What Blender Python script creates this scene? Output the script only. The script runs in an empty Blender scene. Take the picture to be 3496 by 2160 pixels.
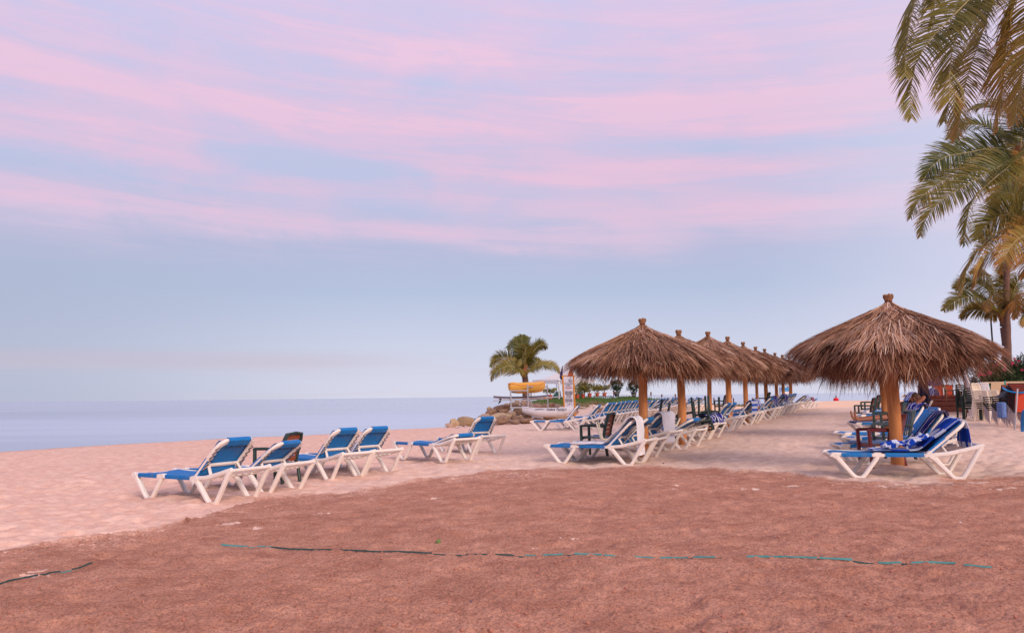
import bpy, math, random
import numpy as np
from mathutils import Vector, Matrix, noise as mnoise
R_ = math.radians
rng = np.random.default_rng(7); random.seed(7)
sc = bpy.context.scene
COL = sc.collection

# ------------------------------------------------------------------ camera
F = 2700.0; CH = 1.2
PITCH = math.atan(273 / F); ROLL = .011
cf = np.array([0, math.cos(PITCH), math.sin(PITCH)]); cu0 = np.array([0, -math.sin(PITCH), math.cos(PITCH)]); cr0 = np.array([1., 0, 0])
cr = cr0 * math.cos(ROLL) - cu0 * math.sin(ROLL); cu = cu0 * math.cos(ROLL) + cr0 * math.sin(ROLL)
cam = bpy.data.cameras.new('camera'); camo = bpy.data.objects.new('camera', cam); COL.objects.link(camo)
cam.sensor_width = 36; cam.lens = F / 3496 * 36; cam.clip_end = 40000; cam.clip_start = .1
M = Matrix(((cr[0], cu[0], -cf[0], 0), (cr[1], cu[1], -cf[1], 0), (cr[2], cu[2], -cf[2], CH), (0, 0, 0, 1)))
camo.matrix_world = M
sc.camera = camo

def ray(u, v): return cf + cr * (u - 1748) / F - cu * (v - 1080) / F
def aty(u, v, y):
    d = ray(u, v); return np.array([0, 0, CH]) + d * (y / d[1])
def atz(u, v, z):
    d = ray(u, v); return np.array([0, 0, CH]) + d * ((z - CH) / d[2])

# ------------------------------------------------------------------ world, sun, exposure
SKY_STRENGTH = 1.0; SUN_STRENGTH = 2.35; EXPOSURE = 0.0
SUN_EL = 25; SUN_AZ = 150      # azimuth clockwise from +Y: the light comes from behind the camera, to the right
world = bpy.data.worlds.new('World'); sc.world = world; world.use_nodes = True

class NT:
    """small helper for node graphs"""
    def __init__(s, tree): s.t = tree; s.n = tree.nodes; s.l = tree.links
    def node(s, kind, **kw):
        nd = s.n.new(kind)
        for k, v in kw.items():
            if k.startswith('i_'):
                key = k[2:]; key = int(key) if key.isdigit() else key
                s.put(nd.inputs[key], v)
            else: setattr(nd, k, v)
        return nd
    def put(s, sock, v):
        if isinstance(v, bpy.types.NodeSocket): s.l.new(v, sock)
        elif v is not None: sock.default_value = v
    def m(s, op, a, b=None, c=None, clamp=False):
        nd = s.n.new('ShaderNodeMath'); nd.operation = op; nd.use_clamp = clamp
        s.put(nd.inputs[0], a)
        if b is not None: s.put(nd.inputs[1], b)
        if c is not None: s.put(nd.inputs[2], c)
        return nd.outputs[0]
    def mix(s, f, a, b, blend='MIX'):
        nd = s.n.new('ShaderNodeMix'); nd.data_type = 'RGBA'; nd.blend_type = blend
        s.put(nd.inputs[0], f); s.put(nd.inputs[6], a); s.put(nd.inputs[7], b); return nd.outputs[2]
    def ramp(s, f, stops, interp='LINEAR'):
        nd = s.n.new('ShaderNodeValToRGB'); s.put(nd.inputs[0], f); cr_ = nd.color_ramp; cr_.interpolation = interp
        while len(cr_.elements) < len(stops): cr_.elements.new(.5)
        for e, (p, c) in zip(cr_.elements, stops):
            e.position = p; e.color = c if len(c) == 4 else (*c, 1)
        return nd.outputs[0]
    def noise(s, vec, scale, detail=4, rough=.5, dist=0, out=0):
        nd = s.n.new('ShaderNodeTexNoise'); s.put(nd.inputs['Vector'], vec); nd.inputs['Scale'].default_value = scale
        nd.inputs['Detail'].default_value = detail; nd.inputs['Roughness'].default_value = rough; nd.inputs['Distortion'].default_value = dist
        return nd.outputs[out]
    def map(s, v, a, b, c=0., d=1.):
        nd = s.n.new('ShaderNodeMapRange'); nd.interpolation_type = 'SMOOTHSTEP'
        s.put(nd.inputs[0], v)
        for i, q in enumerate((a, b, c, d)): s.put(nd.inputs[i + 1], q)
        return nd.outputs[0]
    def comb(s, x, y, z):
        nd = s.n.new('ShaderNodeCombineXYZ')
        for i, q in enumerate((x, y, z)): s.put(nd.inputs[i], q)
        return nd.outputs[0]

def lin(r, g, b):
    f = lambda c: (c / 255 / 12.92) if c / 255 <= .04045 else ((c / 255 + .055) / 1.055) ** 2.4
    return (f(r), f(g), f(b))

def build_world():
    t = NT(world.node_tree); world.node_tree.nodes.clear()
    tc = t.node('ShaderNodeTexCoord'); sep = t.node('ShaderNodeSeparateXYZ', i_0=tc.outputs['Generated'])
    X, Y, Z = sep.outputs
    el = t.m('ARCSINE', Z)
    az = t.m('ARCTAN2', X, Y)
    eln = t.m('TANGENT', t.m('MAXIMUM', t.m('MINIMUM', el, 1.35), -.2))
    # the streaks run down to the right, more steeply the higher they are
    azc = t.m('SINE', az)
    fl = t.m('MULTIPLY', eln, t.m('MULTIPLY_ADD', azc, .22, 1.0))
    base = t.ramp(t.m('MULTIPLY', eln, 1.6, clamp=True), [
        (0.00, lin(220, 220, 238)), (0.035, lin(216, 218, 238)), (.11, lin(205, 210, 233)), (.21, lin(184, 196, 224)), (.30, lin(180, 189, 220)),
        (.40, lin(192, 198, 229)), (.58, lin(200, 201, 233)), (.8, lin(209, 206, 240)), (1.0, lin(210, 209, 243))])
    # the left of the sky is a little greyer and darker
    lf = t.m('MULTIPLY', t.map(azc, -.10, -.62), t.map(eln, .30, .10, 0., 1.))
    base = t.mix(t.m('MULTIPLY', lf, .85), base, (*lin(173, 181, 208), 1))
    n1 = t.noise(t.comb(t.m('MULTIPLY', az, 1.6), t.m('MULTIPLY', fl, 10.0), 0.0), 1.6, 6, .55, .45)
    n2 = t.noise(t.comb(t.m('MULTIPLY', az, 3.0), t.m('MULTIPLY', fl, 42.0), 4.0), 1.2, 8, .66, .6)
    n3 = t.noise(t.comb(t.m('MULTIPLY', az, 1.3), t.m('MULTIPLY', fl, 4.5), 9.0), 1.3, 3, .5, .2)
    f2 = t.m('ADD', fl, t.m('MULTIPLY', t.m('SUBTRACT', n1, .5), .055))
    def band(c, s, a0, a1, soft, w):
        g = t.m('EXPONENT', t.m('MULTIPLY', t.m('POWER', t.m('DIVIDE', t.m('SUBTRACT', f2, c), s), 2.0), -1.0))
        k = t.m('MULTIPLY', t.map(az, a0 - soft, a0 + soft), t.map(az, a1 - soft, a1 + soft, 1., 0.))
        return t.m('MULTIPLY', t.m('MULTIPLY', g, k), w)
    def total(bs):
        r = bs[0]
        for b in bs[1:]: r = t.m('ADD', r, b)
        return r
    pinks = total([band(0.334, 0.0184, -1.6, -.02, .12, .80), band(0.284, 0.0138, -.10, .20, .10, .70), band(0.302, 0.0115, .05, .42, .08, .55), band(0.391, 0.0230, -1.4, -.42, .12, .40),
        band(0.282, 0.0092, -1.4, -.34, .12, .45), band(0.261, 0.0092, -1.4, -.34, .12, .55), band(0.201, 0.0115, -1.2, -.10, .14, .55), band(0.197, 0.0115, -.12, .22, .1, .45), band(0.234, 0.0230, .02, .62, .14, .50),
        band(0.377, 0.0276, .02, 2.4, .12, .95), band(0.424, 0.0345, -.32, .10, .10, .45), band(0.440, 0.0069, -.54, -.43, .04, .7), band(0.459, 0.0460, -.1, 2., .2, .30), band(0.503, 0.0345, -.6, -.1, .2, .25)])
    blues = total([band(0.401, 0.0161, -.70, -.02, .10, .80), band(0.321, 0.0207, .14, 1.2, .12, .75), band(0.276, 0.0138, -.42, .05, .12, .70), band(0.228, 0.0115, -.18, .10, .1, .55), band(0.237, 0.0092, -1.4, -.34, .1, .60), band(0.429, 0.0138, -1.6, -.60, .1, .5), band(0.273, 0.0115, .16, .60, .1, .4)])
    hi = t.map(t.m('ADD', eln, t.m('MULTIPLY', t.m('SUBTRACT', n1, .5), .09)), .135, .245)
    n4 = t.noise(t.comb(t.m('MULTIPLY', az, 4.2), t.m('MULTIPLY', fl, 9.0), 21.0), 1.2, 5, .6, .8)
    tot = t.m('MULTIPLY', t.m('MULTIPLY', pinks, t.map(n4, .30, .62, .60, 1.10)), t.m('MULTIPLY_ADD', n2, 1.1, .35))
    fill = t.m('MULTIPLY', t.m('ADD', t.m('MULTIPLY', t.map(n4, .30, .74), .40), t.m('MULTIPLY', t.map(n2, .38, .66), .26)), hi)
    tot = t.m('ADD', tot, t.m('ADD', fill, t.m('MULTIPLY', hi, .10)))
    tot = t.m('SUBTRACT', tot, t.m('MULTIPLY', blues, t.m('MULTIPLY_ADD', n2, .8, .05)), clamp=True)
    pink = t.ramp(t.m('MULTIPLY', eln, 1.6, clamp=True), [(0.15, lin(218, 198, 222)), (.45, lin(246, 198, 221)), (.75, lin(251, 206, 228)), (1, lin(232, 208, 236))])
    lav = t.ramp(t.m('MULTIPLY', eln, 1.6, clamp=True), [(0.15, lin(205, 196, 222)), (.45, lin(219, 197, 225)), (.75, lin(222, 203, 234)), (1, lin(220, 206, 238))])
    tot = t.m('MULTIPLY', tot, t.m('MULTIPLY_ADD', n2, .9, .50))
    c = t.mix(t.m('MULTIPLY', tot, 2.0, clamp=True), base, lav)
    c = t.mix(t.m('MULTIPLY', t.map(tot, .34, 1.40), .86), c, pink)
    lowp = t.m('MULTIPLY', t.m('MULTIPLY', t.map(eln, .065, .048), t.map(eln, .030, .044)), t.map(azc, .0, -.3))
    c = t.mix(t.m('MULTIPLY', lowp, .45), c, (*lin(203, 186, 204), 1))
    low = t.m('MULTIPLY', t.map(eln, .075, .03), t.map(n2, .45, .7))
    c = t.mix(t.m('MULTIPLY', low, .22), c, (*lin(206, 196, 214), 1))
    rgt = t.m('MULTIPLY', t.map(azc, .25, .62), t.map(eln, .55, .05, .35, .75))
    c = t.mix(rgt, c, (*lin(230, 226, 247), 1))
    sky = t.node('ShaderNodeTexSky', sky_type='NISHITA', sun_disc=False, sun_elevation=R_(SUN_EL), sun_rotation=R_(SUN_AZ))
    sk = t.mix(1.0, sky.outputs[0], (.1, .1, .1, 1), 'MULTIPLY')
    c = t.mix(.06, c, sk)
    bg = t.node('ShaderNodeBackground', i_0=c, i_1=SKY_STRENGTH)
    t.node('ShaderNodeOutputWorld', i_0=bg.outputs[0])
build_world()
sun = bpy.data.lights.new('sun', 'SUN'); sun.energy = SUN_STRENGTH; sun.angle = R_(20); sun.color = (1.0, .80, .66)
suno = bpy.data.objects.new('sun', sun); COL.objects.link(suno)
_d = Vector((math.sin(R_(SUN_AZ)) * math.cos(R_(SUN_EL)), math.cos(R_(SUN_AZ)) * math.cos(R_(SUN_EL)), math.sin(R_(SUN_EL))))
suno.rotation_euler = _d.to_track_quat('Z', 'Y').to_euler(); suno.location = (6, -6, 12)
sc.view_settings.view_transform = 'Standard'; sc.view_settings.look = 'None'; sc.view_settings.gamma = 1
sc.view_settings.use_curve_mapping = False; sc.view_settings.exposure = EXPOSURE

# ------------------------------------------------------------------ materials
MATS = {}
def mat(name, col, rough=.6, var=.12, scale=6., bump=0., bscale=40., spec=.35, attr=None, stops=None, stretch=(1, 1, 1), coords='Object', dirt=None, trans=0., metal=0.):
    if name in MATS: return MATS[name]
    m = bpy.data.materials.new(name); m.use_nodes = True; MATS[name] = m
    t = NT(m.node_tree); t.n.clear()
    out = t.node('ShaderNodeOutputMaterial'); b = t.node('ShaderNodeBsdfPrincipled')
    tc = t.node('ShaderNodeTexCoord'); mp = t.node('ShaderNodeMapping', i_0=tc.outputs[coords]); mp.inputs['Scale'].default_value = stretch
    v = mp.outputs[0]
    n = t.noise(v, scale, 5, .6)
    if stops: c = t.ramp(n, stops)
    else:
        c = t.mix(n, tuple(x * (1 - var * 1.6) for x in col) + (1,), tuple(min(1, x * (1 + var * 1.6)) for x in col) + (1,))
    if dirt:
        dn = t.map(t.noise(v, dirt[2], 6, .7), .48, .72)
        c = t.mix(t.m('MULTIPLY', dn, dirt[1]), c, (*dirt[0], 1))
    if attr:
        a = t.node('ShaderNodeAttribute', attribute_name='shade')
        if attr == 'mul':
            c = t.mix(1., c, a.outputs['Color'], 'MULTIPLY')
        else:
            c = t.ramp(a.outputs['Fac'], attr)
            c = t.mix(.35, c, t.mix(n, (.55, .55, .55, 1), (1.5, 1.5, 1.5, 1)), 'MULTIPLY')
    t.put(b.inputs['Base Color'], c); b.inputs['Roughness'].default_value = rough; b.inputs['Specular IOR Level'].default_value = spec
    b.inputs['Metallic'].default_value = metal
    if bump:
        bn = t.noise(v, bscale, 4, .6)
        bp = t.node('ShaderNodeBump', i_Strength=min(1, bump), i_Distance=.01); t.put(bp.inputs['Height'], bn); t.put(b.inputs['Normal'], bp.outputs[0])
    if trans:
        tr = t.node('ShaderNodeBsdfTranslucent'); t.put(tr.inputs[0], c)
        ms = t.node('ShaderNodeMixShader', i_0=trans, i_1=b.outputs[0], i_2=tr.outputs[0]); t.l.new(ms.outputs[0], out.inputs[0])
    else: t.l.new(b.outputs[0], out.inputs[0])
    return m

WHITE = mat('white_plastic', (.86, .79, .72), .42, .04, 5, dirt=((.50, .36, .27), .35, 9))
BLUE = mat('blue_sling', (.006, .195, .55), .62, .22, 14, .25, 260, dirt=((.16, .20, .30), .45, 4), trans=.10)
NAVY = mat('navy_lace', (.012, .018, .05), .6)
GREEN = mat('green_resin', (.022, .045, .040), .38, .15, dirt=((.12, .11, .10), .3, 14))
MAROON = mat('maroon_resin', (.15, .022, .028), .4, .15, dirt=((.15, .08, .07), .35, 14))
SLAT = mat('wood_look_slat', (.24, .06, .022), .5, .25, 8, stretch=(1, 1, 8))
CREAM = mat('cream_resin', (.80, .70, .56), .45, .06, 6, dirt=((.45, .33, .24), .4, 12))
TERRY = mat('white_terry', (.80, .78, .82), .95, .05, 12, .8, 160)
STEEL = mat('galvanised_steel', (.50, .49, .50), .42, .12, 20, metal=.35)
POST = mat('post_wood', (.62, .24, .080), .7, .42, 16, 1, 60, attr=None, stretch=(1, 1, .12), dirt=((.26, .09, .04), .8, 5.5))
BROWNPOST = mat('brown_post', (.16, .045, .03), .7, .2, 8)
ROPE = mat('rope', (.50, .42, .33), .9)
ORANGE = mat('orange_paint', (.80, .27, .03), .5, .12)
BAMBOO = mat('bamboo', (.72, .27, .03), .45, .2, 6, stretch=(1, 1, .3), dirt=((.35, .10, .02), .5, 8))
YELLOW = mat('yellow_plastic', (.85, .42, .07), .4, .12, 3)
YELLOWB = mat('yellow_bright', (.85, .58, .08), .5, .1)
KWHITE = mat('white_hull', (.80, .78, .80), .35, .06, 3, dirt=((.45, .35, .28), .35, 5))
DARK = mat('dark_navy_deck', (.02, .02, .05), .4)
ROCKM = mat('boulder_stone', (.40, .29, .21), .85, .3, 2.2, .9, 7, attr='mul', dirt=((.17, .10, .06), .75, 1.8))
POTR = mat('terracotta_pot', (.55, .10, .06), .7, .12)
POTG = mat('grey_pot', (.07, .075, .09), .7, .12)
SKIN = mat('skin', (.42, .17, .10), .55, .1, 10)
SHIRTB = mat('blue_shirt', (.03, .13, .38), .9, .12, 14, .5, 60)
REDC = mat('red_cloth', (.75, .01, .03), .8)
HAIR = mat('hair', (.13, .075, .055), .8)
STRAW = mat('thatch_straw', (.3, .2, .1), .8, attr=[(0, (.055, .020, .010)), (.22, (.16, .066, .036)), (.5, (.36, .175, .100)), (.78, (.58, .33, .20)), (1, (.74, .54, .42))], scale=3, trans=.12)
UNDER = mat('light_block_underlayer', (.045, .022, .015), .95, .3, 10, 1, 60)
KNOB = mat('thatch_knob', (.40, .20, .10), .8, .3, 14, .8, 50, stretch=(3, 3, .3))
LEAF = mat('palm_leaflet', (.1, .1, .03), .45, attr=[(0, (.016, .034, .013)), (.3, (.068, .095, .020)), (.6, (.24, .21, .042)), (.82, (.36, .25, .06)), (1, (.44, .21, .06))], trans=.22, scale=2)
RACHIS = mat('palm_rachis', (.40, .33, .17), .6, .2)
BARK = mat('palm_bark', (.17, .095, .075), .9, .3, 5, 1, 14, stretch=(1, 1, 5))
OLE = mat('oleander_leaf', (.1, .1, .03), .5, attr=[(0, (.012, .028, .012)), (.5, (.045, .085, .030)), (1, (.11, .15, .055))], trans=.2)
PINK = mat('pink_petal', (.62, .09, .18), .7, .2, trans=.3)
TEAL = mat('teal_tape', (.07, .27, .25), .5, .2, 5, dirt=((.02, .05, .05), .5, 2.2))
TAPEG = mat('dark_green_tape', (.025, .065, .058), .5, .2, 5)
CANVAS = mat('white_canvas', (.80, .76, .74), .9, .06, 2, trans=.2)
GRASSB = mat('grass_blade', (.1, .2, .03), .8, attr=[(0, (.035, .075, .015)), (.6, (.09, .16, .03)), (1, (.24, .20, .08))])
REDSEAT = mat('red_orange_fabric', (.58, .062, .022), .8, .1, 10, .4, 80)
BRICKM = mat('red_brick', (.34, .075, .045), .85, .25, 6)
PLASTER = mat('red_plaster', (.34, .125, .085), .9, .18, 3, .5, 20, dirt=((.20, .07, .05), .5, 4))
CREAMW = mat('cream_plaster', (.66, .47, .30), .9, .08, 2, .3, 20)
BOARDB = mat('blue_board', (.01, .22, .55), .35, .1)
BOARDR = mat('red_board', (.62, .07, .03), .4, .15)
BOARDG = mat('green_board', (.01, .30, .22), .4, .1)
BLACKM = mat('dark_frame', (.02, .02, .025), .5)
GREYP = mat('grey_seat_cloth', (.26, .24, .32), .8, .1)
INK = mat('ink', (.02, .02, .05), .6)

# ------------------------------------------------------------------ mesh helper
class MB:
    def __init__(s): s.v = []; s.f = []; s.mi = []; s.sh = []; s.mats = []; s.cur = 0; s.shade = .5
    def use(s, m):
        if m not in s.mats: s.mats.append(m)
        s.cur = s.mats.index(m); return s
    def add(s, vs, fs):
        o = len(s.v); s.v.extend([tuple(map(float, q)) for q in vs]); s.sh.extend([s.shade] * len(vs))
        for q in fs: s.f.append(tuple(i + o for i in q)); s.mi.append(s.cur)
    def box(s, c, d, rot=None, bev=0.):
        x, y, z = (q / 2 for q in d)
        if bev:
            b = min(bev, x * .9, y * .9, z * .9); vs = []
            pts = [(-x + b, -y), (x - b, -y), (x, -y + b), (x, y - b), (x - b, y), (-x + b, y), (-x, y - b), (-x, -y + b)]
            k = [(1 - b / max(x, 1e-6) , 1 - b / max(y, 1e-6))]
            for zz, sx, sy in ((-z, *k[0]), (-z + b, 1, 1), (z - b, 1, 1), (z, *k[0])):
                vs += [(px * sx, py * sy, zz) for px, py in pts]
            fs = [tuple(range(7, -1, -1)), tuple(range(24, 32))]
            for r in range(3):
                for i in range(8):
                    j = (i + 1) % 8; fs.append((r * 8 + i, r * 8 + j, r * 8 + 8 + j, r * 8 + 8 + i))
        else:
            vs = [(-x, -y, -z), (x, -y, -z), (x, y, -z), (-x, y, -z), (-x, -y, z), (x, -y, z), (x, y, z), (-x, y, z)]
            fs = [(3, 2, 1, 0), (4, 5, 6, 7), (0, 1, 5, 4), (1, 2, 6, 5), (2, 3, 7, 6), (3, 0, 4, 7)]
        if rot is not None: vs = [rot @ Vector(q) for q in vs]
        s.add([(q[0] + c[0], q[1] + c[1], q[2] + c[2]) for q in vs], fs); return s
    def sweep(s, path, w, h, up=(0, 0, 1), n=8, rnd=True, cap=True, closed=False):
        """rounded-rectangle (or round when w==h and rnd='c') section along a path; w across, h along 'up'"""
        P = [Vector(p) for p in path]; U0 = Vector(up); N = len(P); vs = []
        for i, p in enumerate(P):
            wi = w[i] if isinstance(w, (list, tuple)) else w; hi = h[i] if isinstance(h, (list, tuple)) else h
            a = P[i - 1] if (i or closed) else P[0]; b = P[(i + 1) % N] if (i < N - 1 or closed) else P[-1]
            d1 = (p - a).normalized() if (p - a).length > 1e-9 else (b - p).normalized()
            d2 = (b - p).normalized() if (b - p).length > 1e-9 else d1
            t = (d1 + d2).normalized(); side = t.cross(U0)
            if side.length < 1e-4: side = t.cross(Vector((1, 0, 0)))
            side.normalize(); u = side.cross(t).normalized()
            cs = max(.5, math.sqrt(max(0, (1 + d1.dot(d2)) / 2)))
            if rnd == 'c':
                sec = [(math.cos(2 * math.pi * k / n) * wi / 2, math.sin(2 * math.pi * k / n) * hi / 2) for k in range(n)]
            else:
                c = min(wi, hi) * .28; x, y = wi / 2, hi / 2
                sec = [(-x + c, -y), (x - c, -y), (x, -y + c), (x, y - c), (x - c, y), (-x + c, y), (-x, y - c), (-x, -y + c)]
            for a_, b_ in sec: vs.append(p + side * a_ + u * (b_ / cs))
        k = len(sec); fs = []
        for i in range(N if closed else N - 1):
            i2 = (i + 1) % N
            for j in range(k):
                j2 = (j + 1) % k; fs.append((i * k + j, i * k + j2, i2 * k + j2, i2 * k + j))
        if cap and not closed: fs += [tuple(range(k - 1, -1, -1)), tuple(range((N - 1) * k, N * k))]
        s.add(vs, fs); return s
    def tube(s, path, r, n=8, **kw):
        if isinstance(r, (list, tuple)): r = [q * 2 for q in r]
        else: r = r * 2
        return s.sweep(path, r, r, n=n, rnd='c', **kw)
    def lathe(s, prof, c=(0, 0, 0), n=16, wob=0):
        vs = []
        for r, z in prof:
            for k in range(n):
                a = 2 * math.pi * k / n; rr = r * (1 + wob * math.sin(3 * a + z * 4))
                vs.append((c[0] + rr * math.cos(a), c[1] + rr * math.sin(a), c[2] + z))
        fs = []
        for i in range(len(prof) - 1):
            for k in range(n):
                k2 = (k + 1) % n; fs.append((i * n + k, i * n + k2, (i + 1) * n + k2, (i + 1) * n + k))
        fs += [tuple(range(n - 1, -1, -1)), tuple(range((len(prof) - 1) * n, len(prof) * n))]
        s.add(vs, fs); return s
    def sheet(s, grid, thick=0):
        """grid[i][j] of points -> quads; thick gives it a back side"""
        n, m = len(grid), len(grid[0]); V = [Vector(p) for r in grid for p in r]; o = [(i * m + j, i * m + j + 1, (i + 1) * m + j + 1, (i + 1) * m + j) for i in range(n - 1) for j in range(m - 1)]
        if not thick: s.add(V, o); return s
        N = [Vector((0, 0, 0)) for _ in V]
        for a, b, c, d in o:
            q = (V[c] - V[a]).cross(V[d] - V[b])
            for k in (a, b, c, d): N[k] += q
        B = [v - nn.normalized() * thick if nn.length else v for v, nn in zip(V, N)]
        L = len(V); fs = list(o) + [tuple(L + i for i in reversed(q)) for q in o]
        rim = [(i, i + 1) for i in range(m - 1)] + [((i) * m + m - 1, (i + 1) * m + m - 1) for i in range(n - 1)]
        rim += [((n - 1) * m + j + 1, (n - 1) * m + j) for j in range(m - 1)] + [((i + 1) * m, i * m) for i in range(n - 1)]
        fs += [(b, a, a + L, b + L) for a, b in rim]
        s.add(V + B, fs); return s
    def mesh(s, name, m=None, smooth=True):
        me = bpy.data.meshes.new(name); me.from_pydata(s.v, [], s.f)
        ms = s.mats if s.mats else [m]
        for q in ms: me.materials.append(q)
        if s.mats: me.polygons.foreach_set('material_index', s.mi)
        if len(set(s.sh)) > 1:
            a = me.color_attributes.new('shade', 'FLOAT_COLOR', 'POINT')
            sh = np.array(s.sh, dtype=np.float32); a.data.foreach_set('color', np.stack([sh, sh, sh, np.ones_like(sh)], 1).ravel())
        if smooth:
            me.shade_smooth()
            try: me.set_sharp_from_angle(angle=R_(38))
            except Exception: pass
        me.update(); return me

def np_mesh(name, verts, faces, m, shade=None, smooth=False):
    """fast mesh from numpy arrays, faces (n,4) or (n,3)"""
    me = bpy.data.meshes.new(name); k = faces.shape[1]
    me.vertices.add(len(verts)); me.vertices.foreach_set('co', verts.astype(np.float32).ravel())
    me.loops.add(faces.size); me.loops.foreach_set('vertex_index', faces.astype(np.int32).ravel())
    me.polygons.add(len(faces)); me.polygons.foreach_set('loop_start', np.arange(0, faces.size, k, dtype=np.int32))
    try: me.polygons.foreach_set('loop_total', np.full(len(faces), k, dtype=np.int32))
    except Exception: pass
    me.materials.append(m)
    if shade is not None:
        a = me.color_attributes.new('shade', 'FLOAT_COLOR', 'POINT')
        a.data.foreach_set('color', np.stack([shade, shade, shade, np.ones_like(shade)], 1).astype(np.float32).ravel())
    me.update(calc_edges=True)
    if smooth: me.shade_smooth()
    return me

# ------------------------------------------------------------------ objects
def tag(o, label=None, cat=None, group=None, kind=None):
    if label: o['label'] = label
    if cat: o['category'] = cat
    if group: o['group'] = group
    if kind: o['kind'] = kind
    return o
def thing(name, label, cat, loc=(0, 0, 0), rz=0, group=None, scale=None):
    o = bpy.data.objects.new(name, None); COL.objects.link(o); o.location = loc; o.rotation_euler = (0, 0, rz); o.empty_display_size = .2
    if scale: o.scale = scale if hasattr(scale, '__len__') else (scale,) * 3
    return tag(o, label, cat, group)
def part(name, me, parent=None, loc=None, rot=None, label=None, kind=None):
    o = bpy.data.objects.new(name, me); COL.objects.link(o)
    if parent: o.parent = parent
    if loc is not None: o.location = loc
    if rot is not None: o.rotation_euler = rot
    if label: o['label'] = label
    if kind: o['kind'] = kind
    return o
def solo(name, me, label, cat, loc=(0, 0, 0), rz=0, group=None, rot=None):
    o = bpy.data.objects.new(name, me); COL.objects.link(o); o.location = loc
    o.rotation_euler = rot if rot is not None else (0, 0, rz)
    return tag(o, label, cat, group)
def copy_tree(o, parent=None):
    c = o.copy(); COL.objects.link(c)
    if parent: c.parent = parent
    for ch in list(o.children): copy_tree(ch, c)
    return c
def ordn(k): return ['first', 'second', 'third', 'fourth', 'fifth', 'sixth', 'seventh', 'eighth', 'ninth', 'tenth', 'eleventh', 'twelfth', 'thirteenth', 'fourteenth', 'fifteenth', 'sixteenth', 'seventeenth', 'eighteenth', 'nineteenth', 'twentieth', 'twenty-first', 'twenty-second', 'twenty-third', 'twenty-fourth', 'twenty-fifth'][k]

# ------------------------------------------------------------------ ground
def vnoise(x, y, seed=0):
    """2-D gradient noise, vectorised"""
    xi = np.floor(x).astype(np.int64); yi = np.floor(y).astype(np.int64); xf = x - xi; yf = y - yi
    def g(ix, iy):
        h = (ix * 374761393 + iy * 668265263 + seed * 1442695041) & 0xffffffff
        h = ((h ^ (h >> 13)) * 1274126177) & 0xffffffff; a = (h & 0xffff) / 65536. * 6.28318
        return np.cos(a), np.sin(a)
    u = xf * xf * xf * (xf * (xf * 6 - 15) + 10); v = yf * yf * yf * (yf * (yf * 6 - 15) + 10)
    def d(ix, iy, fx, fy):
        gx, gy = g(ix, iy); return gx * fx + gy * fy
    a = d(xi, yi, xf, yf); b = d(xi + 1, yi, xf - 1, yf); c = d(xi, yi + 1, xf, yf - 1); e = d(xi + 1, yi + 1, xf - 1, yf - 1)
    return (a + (b - a) * u) + ((c + (e - c) * u) - (a + (b - a) * u)) * v
def fbm(x, y, s, oct=4, gain=.5, seed=0):
    r = 0; a = 1.
    for k in range(oct): r = r + a * vnoise(x * s, y * s, seed + k * 17); s *= 2.03; a *= gain
    return r

CTRL = np.array([(-9, 3, 0), (-3, 4, 0), (3, 4, 0), (10, 4, 0), (0, 9, -.02), (5, 10.5, -.03), (-4.5, 8, -.08), (-5, 11, -.18), (-4.2, 13, -.2), (-3.5, 14.6, -.19), (-1.5, 17, -.12),
    (-1, 19.5, -.17), (1.5, 15.5, -.10), (2.73, 16.2, -.07), (3, 18, -.07), (4.3, 19.7, -.02), (5, 22, -.07), (6.5, 24, .04), (8.6, 28.9, .09), (10.3, 32, .18), (12, 35.5, .24), (13.4, 39, .27), (15.2, 43, .32), (17, 46, .33),
    (2.5, 29.5, -.05), (4.6, 34, -.04), (8, 30, .0), (8, 42, -.02), (12, 52, 0.), (16, 62, 0.), (22, 75, .15), (33, 84, .38), (24, 46, .34), (34, 46, .4), (32, 70, .38), (45, 80, .4), (60, 60, .45), (6, 12, -.05), (9, 12, 0), (12, 20, .12), (14, 24, .22), (15.5, 28, .27), (16, 34, .4), (22, 34, .45), (10, 22, .08),
    (-16.4, 25.3, -.33), (-14.6, 29.3, -.33), (-9.1, 32.9, -.27), (-3.2, 37.8, -.2), (-10, 18, -.27), (-8, 25, -.26), (-22, 12, -.3), (-26, -5, -.3), (0, 33, -.12), (3, 42, -.05), (0, -20, 0), (20, -20, 0)])
def base_h(x, y):
    x = np.asarray(x, float); y = np.asarray(y, float); num = np.zeros_like(x); den = np.zeros_like(x)
    for cx, cy, cz in CTRL:
        d2 = (x - cx) ** 2 + (y - cy) ** 2; sc_ = 1.2 + .0012 * (cx * cx + cy * cy)
        w = 1. / (d2 + sc_) ** 1.6; num += w * cz; den += w
    return num / den
SHORE = np.array([(-32, -60), (-27, -5), (-22, 12), (-16.4, 25.3), (-14.2, 29.3), (-9.1, 32.9), (-3.6, 37.8), (-1.7, 40.3), (-.2, 46), (.6, 54), (1.6, 64), (5, 70), (12, 71), (19, 70.5), (24, 76), (32, 85), (45, 93), (62, 101), (90, 114), (150, 140), (400, 230), (600, 300)])
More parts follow.
